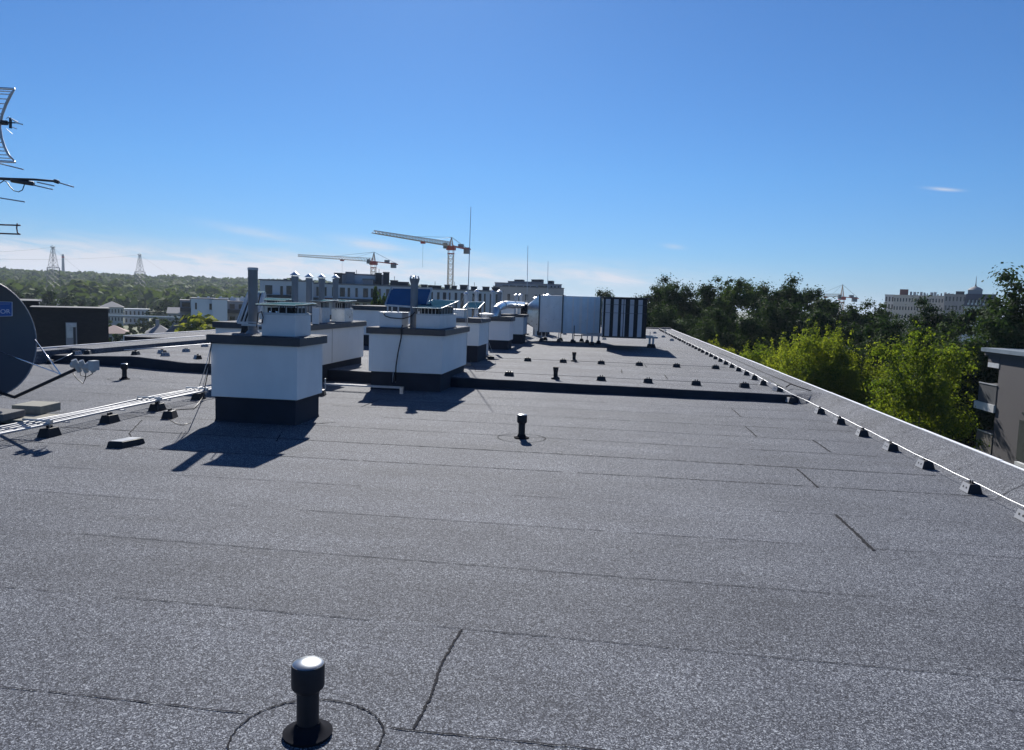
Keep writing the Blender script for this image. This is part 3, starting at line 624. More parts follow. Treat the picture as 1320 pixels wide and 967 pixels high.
for y in (5.47, 6.45, 7.40, 8.46, 9.46, 10.46, 11.5, 12.55):
    holder(3.385+random.uniform(-.012, .012), y, 0, random.uniform(-.08, .08), (ords[k-1] if k else 'off-frame') + ' black holder with two-hole end plate below the roof step, right edge conductor', g1) if k else None
    k += 1
holder(3.20, 13.75, .02, .1, 'dark rod holder where the right edge conductor climbs the roof step', g1)
holder(3.10, 14.35, zroof(3.1, 14.35), .3, 'dark rod holder just above the roof step at the right end, beside the climbing conductor', g1)
y = 15.3; k = 0
fo = ['first', 'second', 'third', 'fourth', 'fifth', 'sixth', 'seventh', 'eighth', 'ninth', 'tenth', 'eleventh', 'twelfth', 'thirteenth', 'fourteenth', 'fifteenth', 'sixteenth', 'seventeenth', 'eighteenth', 'nineteenth', 'twentieth', 'twenty-first', 'twenty-second', 'twenty-third', 'twenty-fourth', 'twenty-fifth', 'twenty-sixth', 'twenty-seventh', 'twenty-eighth', 'twenty-ninth', 'thirtieth', 'thirty-first', 'thirty-second', 'thirty-third', 'thirty-fourth']
while y < 48:
    holder(3.03+random.uniform(-.01, .01), y, zroof(3.03, y), random.uniform(-.1, .1), fo[k]+' holder beyond the roof step in the receding row along the right edge', g1); y += 1.0; k += 1
g2 = 'rod holders in the first cross row'
for k, x in enumerate((-1.91, -.12, .77, 1.67, 2.56)):
    holder(x, 14.68, zroof(x, 14.68), -math.pi/2+random.uniform(-.1, .1), fo[k]+' holder from the left in the cross row just past the roof step', g2)
g3 = 'rod holders in the second cross row'
for k, x in enumerate((-2.9, -1.98, -1.1, -.17, .75, 1.64, 2.56)):
    holder(x, 18.68, ZU, -math.pi/2+random.uniform(-.1, .1), fo[k]+' holder from the left in the second cross row on the upper roof', g3)
for k, (px, py) in enumerate([(728, 431.5), (753, 433), (779, 438), (844, 430), (855, 435), (866, 439.5), (857, 427)]):
    p = gp(px, py, ZU); holder(p[0], p[1], ZU, math.pi/2, ['small far holder seen under the bluish duct section', 'far holder under the joint of duct and striped unit', 'far holder between the striped unit stand legs', 'far holder right of the striped unit, upper left of three', 'far holder right of the striped unit, middle of three', 'far holder right of the striped unit, lower right of three', 'tiny farthest holder near the end of the roof'][k], 'scattered far rod holders')
g4 = 'rod holders on the left part of the upper roof'
for k, (px, py) in enumerate([(254, 441), (264, 446), (209, 456), (213, 460), (240, 453), (255, 462.5), (175, 458.5), (99, 456.5), (113, 456)]):
    p = gp(px, py, .19); holder(p[0], p[1], zroof(p[0], p[1])+.0, random.uniform(0, 3), ['upper left holder at the far left kerb by the nearest chimney block', 'holder on the end of a cable beside the nearest chimney block', 'upper one of a touching pair of holders on the left upper roof', 'lower one of a touching pair of holders on the left upper roof', 'holder midway up the left upper roof, on the conductor', 'holder nearest the step and chimney block on the left upper roof', 'half sunk holder on the left conductor by the step', 'left of two holders at the left kerb behind the feed horn', 'right of two holders at the left kerb behind the feed horn'][k], g4)
p = gp(65, 469); holder(p[0], p[1], 0, .5, 'holder at the foot of the step right beside the dish rim', g4)
for k, (x, y, l) in enumerate([(-6.02, 7.5, 'front'), (-6.01, 8.5, 'second'), (-6.05, 9.55, 'third'), (-6.14, 10.75, 'last')]):
    holder(x, y, 0, random.uniform(-.15, .15), l+' black holder block under the shiny conduit tray', 'holder blocks under the conduit tray', 1.12)
holder(-5.55, 9.03, 0, .2, 'black holder block standing free to the right of the conduit tray', 'holder blocks under the conduit tray', 1.12)
holder(-4.63, 11.85, 0, .2, 'black holder block under the short tray right behind the nearest chimney block', 'holder blocks under the conduit tray', 1.1)
def rod(pts, r, label, m=WIRE, name='conductor_rod', cat='lightning conductor', n=6, group=None):
    b = MB(); b.tube(pts, r, n); o = b.build(name, m, origin=pts[0], smooth=True); return tag(o, label, cat, group)
rod([(3.385 + .006*math.sin(y*1.3), y, .100 + .003*math.sin(y*math.pi*2)) for y in np.arange(3.0, 13.3, .25)] + [(3.36, 13.45, .11), (3.22, 13.8, .16), (3.12, 14.15, .22), (3.07, 14.5, .25), (3.05, 14.75, .245)], .0038, 'bright round conductor wire along the right edge of the near roof, climbing the step')
rod([(3.03 + .008*math.sin(y*2), y, zroof(3.03, y)+.10 + .005*math.sin(y*6.28)) for y in np.arange(14.6, 48, .5)], .005, 'bright conductor wire receding along the right side of the upper roof')
rod([(x, 14.68, zroof(x, 14.68)+.06) for x in np.arange(-2.6, 3.05, .3)], .004, 'thin cross wire of the first cross row of holders', DARKM)
rod([(x, 18.68, ZU+.05) for x in np.arange(-3.2, 3.0, .3)], .0045, 'thin cross wire of the second cross row of holders', DARKM)
rod([(-10.55, 15.45, .30), (-10.5, 17, .28), (-10.45, 18.7, .27), (-10.4, 22, .27), (-10.3, 30, .27)], .012, 'pale conductor wire running back along the left upper roof')
rod([gp(66, 468, .05), gp(80, 462, .22), gp(93, 455.5, .27)], .006, 'short dull wire from the dish side holder up over the step', DULL)
rod([AY(x_, y_, 8.86) for x_, y_ in ((273, 440), (271, 455), (268, 480), (264, 500))] + [gp(262, 512, .06), gp(250, 527, .01), gp(228, 528, .008), gp(205, 527, .05)], .006, 'dark cable hanging at the nearest chimney block left corner, curling over the roof', CABLE, 'down_cable', 'cable')
rod([AY(x_, y_, 8.87) for x_, y_ in ((272, 445), (266, 470), (257, 498))], .004, 'slim pale down rod beside the dark cable at the nearest chimney block', WIRE, 'down_rod')
rod([AY(x_, y_, 8.88) for x_, y_ in ((272, 445), (269, 472), (261, 500))], .004, 'second slim pale down rod closest to the nearest chimney block', WIRE, 'down_rod')
rod([gp(216, 540, .07), gp(225, 545, .01), gp(236, 548, .01), gp(246, 545, .01)], .005, 'short black cable curl on the roof beside the free holder', CABLE, 'loose_cable', 'cable')
rod([AY(x_, y_, 12.9) for x_, y_ in ((519, 419), (517.5, 424), (517, 436), (513, 455), (510.5, 472), (509.5, 492))], .012, 'black cable down the front of the two-box chimney block', CABLE, 'down_cable', 'cable')
for k, dx in enumerate((0, 3.6)): rod([AY(x_+dx, y_, 12.9) for x_, y_ in ((507, 478), (506, 493))], .004, ['left', 'right'][k]+' thin vertical rod at the plinth of the two-box chimney block', WIRE, 'down_rod')
p, q = gp(606, 466, ZU), gp(613, 478, ZU); rod([(p[0], p[1], ZU+.03), (q[0], q[1], ZU+.02)], .006, 'thin stray wire lying right of the two-box chimney block', CABLE, 'loose_cable', 'cable')
# upper edge: loose strap on kerb near the step
p = gp(1028, 505, .2); rod([(3.3, 14.6, .2), (3.45, 14.9, .235), (3.55, 14.5, .21), (3.62, 14.1, .2)], .011, 'dark loose strap lying on the right kerb just above the step', TAR, 'loose_strap', 'strap')
# ------------------------------------------------------------------ conduit tray on the left
CONDM = mat('weathered conduit', (.42, .43, .45), .55, metal=.25, var=.2, vscale=5, spec=.3)
t = thing('conduit_tray', 'bright bundle of metal conduits running back from the dish to the nearest chimney block', 'conduit', (-6.15, 8, .1))
for k, x in enumerate((-6.04, -6.11, -6.18, -6.25, -6.32)):
    MB().tube([(x + .004*math.sin(y*3+k*2), y, .135+.004*math.sin(y*2.3+k)) for y in np.arange(5.6, 11.9, .3)], [.014, .008, .010, .008, .012][k], 8).build('conduit', CONDM, t, smooth=True)
for y in np.arange(5.8, 11.8, 1.0): MB().box(-6.335, -6.025, y, y+.03, .10, .112).build('rung', DULL, t)
for y in (7.5, 9.55, 10.75):
    b = MB(); b.bar((-6.02, y, .08), (-6.02, y, .19), .015); b.bar((-6.02, y, .17), (-6.34, y, .17), .012, .02); b.box(-6.05, -5.99, y-.02, y+.02, .14, .18); b.build('clamp', STEEL, t)
t = thing('conduit_tray', 'short metal cable ladder lying between the nearest and the two-box chimney block', 'conduit', (-4.2, 12.1, .1))
p, q = gp(418, 496, .09), gp(518, 501, .09)
for dy in (0, .09): MB().bar((p[0], p[1]+dy, .10), (q[0], q[1]+dy, .10), .018, .025).build('side_rail', CONDM, t)
b = MB()
for k in range(14): f = (k+.5)/14; b.bar((p[0]+(q[0]-p[0])*f, p[1]+(q[1]-p[1])*f, .10), (p[0]+(q[0]-p[0])*f, p[1]+(q[1]-p[1])*f+.09, .10), .012)
b.build('rungs', CONDM, t)
MB().box(q[0]-.03, q[0]+.03, q[1]-.03, q[1]+.03, 0, .12).build('foot', STEEL, t)
MB().bar((p[0]+.02, p[1], 0.0), (p[0]+.02, p[1], .2), .018).build('stud', STEEL, t)
# little black box
t = thing('junction_box', 'low black junction box with a pale glossy top lying left of the chimney shadow', 'junction box', (-4.95, 7.25, 0))
MB().hexa([(-5.07, 7.10, 0), (-4.90, 7.12, 0), (-4.84, 7.42, 0), (-5.02, 7.42, 0), (-5.06, 7.12, .062), (-4.91, 7.13, .062), (-4.85, 7.40, .062), (-5.01, 7.40, .062)]).build('body', BLACKP, t, bevel=.006)
MB().hexa([(-5.05, 7.13, .063), (-4.92, 7.14, .063), (-4.86, 7.39, .063), (-5.00, 7.39, .063), (-5.05, 7.13, .066), (-4.92, 7.14, .066), (-4.86, 7.39, .066), (-5.0, 7.39, .066)]).build('lid', PIPEG, t)
# concrete slabs under the dish mast
def slab(px0, px1, py, z0, z1, d, lab, m, rz=.12):
    a = gp(px0, py, z0); c = gp(px1, py, z0); L = c[0]-a[0]
    b = MB(); u = Vector((L, L*rz*.2, 0)); v = Vector((-d*rz, d, 0)); b.obox(a, u, v, (0, 0, z1-z0))
    return tag(b.build('concrete_slab', m, origin=a, bevel=.008), lab, 'concrete slab', 'ballast slabs under the dish mast')
slab(-40, 78, 543, 0, .04, .55, 'lowest wide thin slab, flat on the roof under the dish ballast', CONC)
slab(15, 62, 533, .04, .145, .42, 'thick square slab stacked on top, directly under the dish bottom', CONC)
slab(-45, 17, 541, .045, .13, .4, 'darker slab cut by the left picture edge beside the thick one', CONCD)
# ------------------------------------------------------------------ dish
DC = Vector(AY(-24, 435, 8.3)); nd = Vector((.84, -.48, .20)).normalized()     # dish centre and boresight
up = Vector((0, 0, 1)); ux = up.cross(nd).normalized(); uy = nd.cross(ux).normalized()
RX, RY, DEP = .60, .735, .13
t = thing('satellite_dish', 'big dark satellite dish with blue sign and a feed arm at the left edge', 'satellite dish', (DC.x-.2, DC.y+.1, .15))
def dishp(r, a, back=0): return DC + ux*RX*r*math.cos(a) + uy*RY*r*math.sin(a) - nd*(DEP*(1-r*r) + back)
DISH = mat('dark grey dish enamel', (.055, .058, .068), .35, metal=.1, var=.06, vscale=4)
b = MB(); nr, nn = 10, 56
for back in (0, .006):
    for i in range(nr+1):
        for k in range(nn): b.v.append(tuple(dishp(i/nr, 2*math.pi*k/nn, back)))
for s_ in (0, 1):
    o_ = s_*(nr+1)*nn
    for i in range(nr):
        for k in range(nn):
            f_ = (o_+i*nn+k, o_+i*nn+(k+1) % nn, o_+(i+1)*nn+(k+1) % nn, o_+(i+1)*nn+k); b.f.append(f_ if s_ == 0 else f_[::-1])
b.build('reflector', DISH, t, smooth=True)
b = MB(); b.tube([dishp(1.0, 2*math.pi*k/nn, .002) for k in range(nn+1)], .009, 8, cap=False); b.build('rim', PIPEG, t, smooth=True)
# sign on the reflector
so_ = dishp(.62, R(52)) ; pc = Vector(AY(-8, 398, 8.3))
tl = dishp(0, 0)
def onface(px, py):
    d = Vector(tuple(ray(px, py))); o = Vector((0, 0, CH)); off = -.075
    for _ in range(8):
        p = o + d*((DC+nd*off-o).dot(nd)/d.dot(nd)); r2 = ((p-DC).dot(ux)/RX)**2 + ((p-DC).dot(uy)/RY)**2; off = -DEP*(1-min(r2, 1)) + .014
    return p
SIGNB = mat('blue sign', (.02, .09, .32), .4, var=.05); SIGNW = mat('pale lettering', (.55, .62, .72), .5)
s0, s1, s2, s3 = onface(-26, 408.5), onface(15.5, 407.5), onface(15.5, 389.5), onface(-26, 388.5)
sg = MB().hexa([p-nd*.004 for p in (s0, s1, s2, s3)] + [p+nd*.002 for p in (s0, s1, s2, s3)]).build('sign', SIGNB, t)
b = MB()
for p, q in ((s0, s1), (s1, s2), (s2, s3), (s3, s0)): b.bar(p+nd*.004, q+nd*.004, .008, .004)
sb = b.build('sign_border', SIGNW, t); sb.parent = sg
def text_part(body, o, u, v, size, parent, z=.005):
    cu = bpy.data.curves.new('lettering', 'FONT'); cu.body = body; cu.size = size; cu.extrude = .001
    ob = bpy.data.objects.new('lettering', cu); sc.collection.objects.link(ob); dg = bpy.context.evaluated_depsgraph_get(); dg.update()
    me = bpy.data.meshes.new_from_object(ob.evaluated_get(dg)); bpy.data.objects.remove(ob)
    u = u.normalized(); n = u.cross(v).normalized(); v = n.cross(u).normalized()
    off = WLOC[parent.name]
    for vv in me.vertices:
        c = vv.co.copy(); vv.co = o + u*c.x + v*c.y + n*(z+c.z) - off
    me.materials.clear(); me.materials.append(SIGNW); ob = bpy.data.objects.new('lettering', me); sc.collection.objects.link(ob); ob.parent = parent
    return ob
hgt = (s3-s0).length; wid = (s1-s0).length
text_part('AMOR', s0 + (s1-s0)*.30 + (s3-s0)*.18, s1-s0, s3-s0, hgt*.40, sg)
b = MB(); b.bar(s0+(s1-s0)*.25+(s3-s0)*.80+nd*.004, s0+(s1-s0)*.92+(s3-s0)*.80+nd*.004, hgt*.10, .002); b.build('small_line', SIGNW, t).parent = sg
# feed arm and horn
lnb = Vector(AY(100, 475, 7.9)); foot = Vector(AY(19, 512, 8.1)); back = Vector(AY(-14, 492, 8.3))
MB().tube([back, Vector(AY(2, 507, 8.2)), foot, foot.lerp(lnb, .12), lnb - (lnb-foot)*.02], .019, 10).build('feed_arm', BLACKP, t, smooth=True)
jn = foot.lerp(lnb, .74)+Vector((0, 0, .02))
for k, (px, py) in enumerate(((45, 438), (-4, 452))):
    MB().tube([Vector(AY(px, py, 8.25 if k == 0 else 8.0)), jn], .007, 8).build('stay_rod', SHINY, t, smooth=True)
LNBM = mat('pale grey plastic', (.42, .44, .44), .45, var=.08)
hn = MB().tube([Vector(AY(93, 470, 7.9)), Vector(AY(123, 474, 7.86))], [.036, .036], 12).build('feed_horn', LNBM, t, smooth=True, autos=True)
b = MB()
for (px, py, px2, py2, r_) in ((95, 464, 103, 479, .03), (104, 465, 112, 480, .028), (114, 467, 121, 479, .03)): b.tube([Vector(AY(px, py, 7.84)), Vector(AY(px2, py2, 7.9))], r_, 10)
p = Vector(AY(119, 466, 7.86)); b.box(p.x-.015, p.x+.05, p.y-.05, p.y+.05, p.z-.1, p.z+.01); b.build('receiver', LNBM, t, smooth=True, autos=True)
for k, pp in enumerate(([(94, 481), (98, 487), (107, 495), (110, 488), (111, 478)], [(103, 479), (104, 484), (112, 486), (119, 482), (120, 476)])):
    MB().tube([Vector(AY(a_, c_, 7.88)) for a_, c_ in pp], .005, 6).build('receiver_cable', CABLE, t, smooth=True)
# mount behind dish + mast
mx, my = DC.x-.22, DC.y+.16
MB().tube([(mx, my, .14), (mx, my, 1.75)], .03, 14).build('mast', DULL, t, smooth=True)
MB().box(mx-.07, mx+.10, my-.09, my+.05, DC.z-.12, DC.z+.12).build('mount_bracket', DARKM, t)
MB().bar((mx, my, .16), (mx+.45, my-.3, .16), .05).build('mast_foot', DARKM, t); MB().bar((mx, my, .16), (mx-.45, my-.3, .16), .05).build('mast_foot', DARKM, t)
# ------------------------------------------------------------------ antennas on a mast just outside the left edge
AYY = 7.6
pm = AY(-26, 300, AYY)
t = thing('antenna_mast', 'aerial mast at the left edge with curved grid reflector and pointed rod aerials', 'antenna', (pm[0], AYY, 0))
MB().tube([(pm[0], AYY, 0), (pm[0], AYY, 4.05)], .025, 12).build('mast', DULL, t, smooth=True)
MB().tube([(pm[0], AYY, 0), (pm[0], AYY, .02)], .2, 20).build('mast_base', CONCD, t)
def G(px, py, Y=AYY): return Vector(AY(px, py, Y))
gr = [(19, 115), (14, 122), (8, 134), (3, 147), (0, 160), (0, 165), (2, 178), (6, 190), (11, 200), (20, 209)]
wd = Vector((-.95, -.25, 0)).normalized()
MB().tube([G(*p) for p in gr], [.008]+[.014]*8+[.008], 8).build('grid_edge', DULL, t, smooth=True)
MB().tube([G(*p)+wd*.62 for p in gr], .012, 8).build('grid_edge', DULL, t, smooth=True)
b = MB()
for i in range(19):
    f = i/18*9; j = min(int(f), 8); p = G(*gr[j]).lerp(G(*gr[j+1]), f-j); b.tube([p, p+wd*.62], .006 if 0 < i < 18 else .014, 6)
b.build('grid_bars', SHINY, t, smooth=True)
dp = MB(); dp.tube([G(-26, 160), G(4, 158.5)], .014, 8); dp.tube([G(2, 158), G(9, 158.5)], .026, 10); dp.bar(G(13.5, 152), G(13.5, 165.5), .02); dp.bar(G(9, 158), G(20, 158.5), .012); dp.build('dipole_box', DARKM, t)
b = MB(); b.bar(G(14, 153), G(23, 158), .014); b.bar(G(16, 164), G(21, 166), .01); b.bar(G(19, 158), G(29, 160.5), .012, .014); b.bar(G(8, 166), G(16, 173), .006); b.bar(G(8, 153), G(12, 150.5), .006); b.build('dipole_arms', STEEL, t)
b = MB(); b.tube([G(-26, 229), G(12, 231), G(44, 231.5), G(74, 234)], [.016, .016, .012, .012], 8); b.tube([G(70, 233.2), G(75.5, 235)], .02, 8); b.tube([G(15, 232.5), G(43, 237)], .024, 8); b.build('boom', DARKM, t, smooth=True)
b = MB()
for (a_, c_) in (((-10, 208.5), (30, 218.5)), ((48, 235), (70, 239.8)), ((42, 238.5), (68, 244.4)), ((74, 235), (95, 241.2)), ((-8, 254), (32, 260.4))): b.tube([G(*a_), G(*c_)], .0075, 6)
b.build('elements', DULL, t, smooth=True)
MB().tube([G(-2, 237.5), G(5, 233), (G(9, 235)), G(13, 241), G(18, 246), G(24, 247.5), G(29, 245), G(31.5, 238)], .005, 6).build('aerial_cable', CABLE, t, smooth=True)
b = MB(); b.tube([G(-26, 289), G(26, 290.6)], .009, 6); b.tube([G(-26, 300), G(26, 302)], .009, 6); b.tube([G(22.3, 288), G(21.5, 294), G(22.5, 300), G(25, 302)], .007, 6); b.build('folded_loop', mat('brown aerial tube', (.13, .06, .06), .5, metal=.3), t, smooth=True)
# ------------------------------------------------------------------ lightning masts
def mast(p0, p1, r, label, guys=0, base=True):
    t = thing('lightning_mast', label, 'mast', p0, 'tall thin air-termination rods')
    p0, p1 = Vector(p0), Vector(p1); MB().tube([p0, p0.lerp(p1, .5), p1], [r, r*.75, r*.4], 8).build('rod', DULL, t, smooth=True)
    if base: MB().lathe(p0.x, p0.y, [(.13, p0.z), (.13, p0.z+.05), (.1, p0.z+.06)], 20).build('foot', CONCD, t)
    for k in range(guys):
        a = 2*math.pi*k/guys+.6; q = p0.lerp(p1, .52); MB().tube([q, p0+Vector((.75*math.cos(a), .75*math.sin(a), .05))], .0028, 5).build('guy_wire', WIRE, t)
mast((AY(601, 450, 16.7)[0], 16.7, ZU), AY(607, 267, 16.7), .013, 'tallest thin rod in the centre, right beside the big tower crane', 3)
mast((AY(679.5, 400, 34)[0], 34, ZU), AY(680.5, 317, 34), .02, 'thin rod above the duct cone, second tallest of the roof rods')
mast((AY(706, 400, 36)[0], 36, ZU), AY(706.5, 337, 36), .02, 'short thin rod farthest right, behind the first duct section')
mast((AY(578, 400, 15.3)[0], 15.3, 1.1), AY(578.3, 373, 15.3), .014, 'short pale rod rising behind the bright edge of the right sloping lid', base=False)
t = thing('ballast_disc', 'pale round concrete foot with a short stud, right of the two-box chimney block', 'mast foot', gp(610, 463, ZU))
p = gp(610, 463.5, ZU); MB().lathe(p[0], p[1], [(.14, ZU), (.14, ZU+.035), (.12, ZU+.045)], 24).build('disc', CONC, t); MB().bar((p[0]-.02, p[1], ZU+.04), (p[0]-.02, p[1], ZU+.24), .014).build('stud', DULL, t)
t = thing('ballast_disc', 'grey round foot disc lying in the shadow behind the pale one', 'mast foot', gp(622, 460, ZU))
p = gp(622, 460, ZU); MB().lathe(p[0], p[1], [(.17, ZU), (.17, ZU+.035), (.15, ZU+.045)], 24).build('disc', CONCD, t)
#PART2
# ================================================================== surroundings
GLASS = mat('dark window glass', (.02, .028, .04), .12, var=.2, spec=.6)
# ---- leafy crowns
def leaves(cent, rad, n, size, seed, shell=.55, flat=.0):
    # leaf faces spread through clump volumes: cent (k,3), rad (k,) -> quads
    r_ = np.random.default_rng(seed); k = len(cent); pr = rad**2; idx = r_.choice(k, n, p=pr/pr.sum())
    d = r_.normal(size=(n, 3)); d /= np.linalg.norm(d, axis=1)[:, None]
    rr = rad[idx]*np.abs(r_.normal(.55, .38, n))
    p = cent[idx] + d*rr[:, None]*np.array([1, 1, .85])
    a = r_.normal(size=(n, 3)); a /= np.linalg.norm(a, axis=1)[:, None]
    nrm = d*.8 + a*.6 + np.array([0, 0, .25]); nrm /= np.linalg.norm(nrm, axis=1)[:, None]
    u = np.cross(nrm, a+1e-3); u /= np.linalg.norm(u, axis=1)[:, None]; v = np.cross(nrm, u)
    s = (size*(.6+.8*r_.random(n)))[:, None]
    V = np.stack([p-u*s, p+v*s*.62, p+u*s, p-v*s*.62], 1).reshape(-1, 3)
    return V
def crown_clumps(seed, H0, H1, Rm, n, shape='round', spires=0):
    r_ = np.random.default_rng(seed); C = []; Rd = []
    lob = [(r_.uniform(-.5, .5)*Rm, r_.uniform(-.5, .5)*Rm, H0+(H1-H0)*f, Rm*r_.uniform(.34, .52)*(1.1-.35*f)) for f in np.linspace(.12, .93, 13)]
    while len(C) < n:
        lx, ly, lz, lr = lob[r_.integers(len(lob))]
        d = r_.normal(size=3); d /= np.linalg.norm(d); q = np.array([lx, ly, lz]) + d*lr*np.array([1, 1, 1.15])*r_.uniform(.3, 1.2)
        if q[2] < H0 or q[2] > H1*1.02: continue
        C.append(q); Rd.append(Rm*r_.uniform(.08, .22))
    for _ in range(spires):
        a = r_.uniform(0, 6.283); rr = Rm*r_.uniform(.05, .85); x, y = rr*math.cos(a), rr*math.sin(a)
        zt = H1 - (rr/Rm)**2*(H1-H0)*.45 + r_.uniform(-.2, 1.0)*Rm*.42
        hh = Rm*r_.uniform(.5, .95)
        for j in range(5):
            C.append(np.array([x+r_.normal()*.04, y+r_.normal()*.04, zt - hh*j/4])); Rd.append(Rm*(.06+.035*j))
    return np.array(C), np.array(Rd)
BARK = mat('bark', (.10, .085, .07), .9, var=.3, vscale=6, bump=.6)
def tree_proto(name, seed, H0, H1, Rm, clumps, nleaf, size, m, spires=0, limbs=7):
    t = thing(name, 'x', 'tree', (0, 0, 0), 'x')
    C, Rd = crown_clumps(seed, H0, H1, Rm, clumps, spires=spires)
    V = leaves(C, Rd, nleaf, size, seed+1, shell=.25)
    o = np_mesh('crown', V, np.arange(len(V)).reshape(-1, 4), m, parent=t)
    r_ = random.Random(seed); b = MB(); tr = .045*H1/3*.6
    top = H0+(H1-H0)*.72
    tp = [(0, 0, 0), (r_.uniform(-.1, .1), r_.uniform(-.1, .1), H0*.6), (r_.uniform(-.2, .2), r_.uniform(-.2, .2), H0+(H1-H0)*.3), (r_.uniform(-.3, .3), 0, top)]
    b.tube(tp, [tr, tr*.8, tr*.55, tr*.12], 8)
    for k in range(limbs):
        c = C[r_.randrange(clumps)]; z0 = H0*.75+(H1-H0)*r_.uniform(0, .35); st = Vector((tp[1][0], tp[1][1], z0))
        e = Vector(c)*.85; e.z = c[2]; b.tube([st, st.lerp(e, .5)+Vector((0, 0, -.08*Rm)), e], [tr*.36, tr*.22, tr*.07], 6)
    b.build('trunk', BARK, t, smooth=True)
    return t
DG = leaf_mat('dark green leaves', (.016, .034, .017), (.048, .078, .032), .22)
MG = leaf_mat('mid green leaves', (.028, .054, .023), (.075, .110, .040), .26)
YG = leaf_mat('yellow green maple leaves', (.07, .115, .028), (.30, .31, .06), .54, (1.5, 1.55, .42))
YG2 = leaf_mat('yellowish shrub leaves', (.12, .15, .04), (.28, .29, .08), .4, (1.4, 1.4, .5))
protos = {}
def place_tree(key, make, x, y, z, s, rz, label, group):
    if key not in protos:
        protos[key] = make(); o = protos[key]; o.location = (x, y, z); o.rotation_euler = (0, 0, rz); o.scale = (s,)*3; o['label'] = label; o['group'] = group; return o
    return copy_tree(protos[key], (x, y, z), rz, s, label, group)
# proto heights are 16 m for the tall dark ones, 10 m for maples
mk = {
 'd0': lambda: tree_proto('broadleaf_tree', 11, 2.5, 16, 4.3, 230, 34000, .105, DG),
 'd1': lambda: tree_proto('broadleaf_tree', 12, 2.5, 16, 3.6, 190, 28000, .105, DG),
 'd2': lambda: tree_proto('broadleaf_tree', 13, 2.0, 16, 5.0, 260, 38000, .11, DG),
 'd3': lambda: tree_proto('broadleaf_tree', 14, 2.5, 16, 4.0, 170, 26000, .105, MG),
 'm0': lambda: tree_proto('maple_tree', 21, 2.0, 10.5, 2.6, 120, 36000, .052, YG, spires=26),
 'm1': lambda: tree_proto('maple_tree', 22, 2.0, 10.5, 3.0, 140, 42000, .052, YG, spires=30),
 'f0': lambda: tree_proto('leafy_tree', 31, 1.0, 9, 3.6, 60, 2600, .36, MG, limbs=3),
 'f1': lambda: tree_proto('leafy_tree', 32, 1.0, 9, 3.0, 50, 2200, .36, DG, limbs=3),
 'f2': lambda: tree_proto('leafy_shrub', 33, .3, 4, 2.6, 50, 3000, .20, YG2, limbs=3),
 'b0': lambda: tree_proto('young_tree', 34, .6, 4.2, 1.1, 36, 1500, .12, YG2, spires=5, limbs=4),
}
HT = {'d': 16.35, 'm': 10.9, 'f': 9.0, 'b': 4.2}
def tree_at(key, px, ytop, dist, label, group, gz=None, hs=None):
    x, y, zt = PD(px, ytop, dist); g = float(terr(x, y)) if gz is None else gz
    h = HT[key[0]] if key != 'f2' else 4.0
    s = (zt-g)/h
    return place_tree(key, mk[key], x, y, g, s, random.uniform(0, 6.28), label, group)
gd = 'tall dark trees along the right side beyond the roof'
dark = [(795, 374, 72, 'd1', 'dark treetop just showing above the right end of the striped vent unit'),
 (846, 360, 66, 'd0', 'dark tree with a high double top immediately right of the striped vent unit'),
 (884, 368, 64, 'd2', 'broad dark tree third from the left in the tree row'),
 (918, 367, 62, 'd1', 'slim dark tree left of the tallest airy crown'),
 (957, 352, 60, 'd3', 'tallest airy tree in the row, sky showing through its top'),
 (1016, 361, 56, 'd0', 'big dense rounded tree right of the tallest airy one'),
 (1050, 372, 58, 'd1', 'dark tree in front of the lattice top of the far right crane'),
 (1088, 391, 60, 'd1', 'dark tree below the far right crane'),
 (1128, 385, 58, 'd3', 'round dark tree between the far crane and the long beige building'),
 (1192, 389, 50, 'd0', 'dark tree in front of the middle of the long beige building'),
 (1218, 393, 47, 'd1', 'dark tree hiding the left half of the mansard building'),
 (1262, 408, 44, 'd3', 'mid green tree under the small spire'),
 (1302, 357, 38, 'd0', 'large tree with a high bulging crown at the right picture edge'),
 (1345, 380, 36, 'd2', 'tree cut by the right picture edge behind the grey apartment house')]
for px, py, d, k, l in dark: tree_at(k, px, py, d*1.45, l, gd)
for i, (px, py, d, k) in enumerate([(868, 396, 52, 'd2'), (905, 402, 48, 'd0'), (950, 398, 46, 'd1'), (992, 390, 46, 'd2'), (1045, 404, 44, 'd0'), (1095, 402, 44, 'd1'), (1140, 412, 40, 'd2'), (1195, 420, 36, 'd1'), (1240, 425, 35, 'd3'), (1290, 430, 34, 'd0'),
   (829, 386, 70, 'd2'), (866, 378, 62, 'd1'), (934, 372, 58, 'd0'), (985, 366, 60, 'd2'), (1036, 372, 60, 'd1'), (1066, 387, 56, 'd1'), (1112, 392, 56, 'd0')]):
    tree_at(k, px, py, d*1.55, 'shaded lower tree of the wood, ' + ['below the third tree of the row', 'between the slim tree and the small maple sprig', 'right under the tallest airy crown', 'under the left side of the dense rounded tree', 'under its right side', 'below the far right crane', 'below the left end of the beige building', 'behind the tops of the biggest maple', 'above the right maple', 'behind the grey apartment house corner', 'at its left end beside the striped unit', 'filling the gap between first and second treetop', 'left of the tallest airy crown', 'right of the tallest airy crown', 'behind the dense rounded tree', 'left under the far right crane mast', 'right under the far right crane mast'][i], gd)
gm_ = 'yellow green maples below the right roof edge'
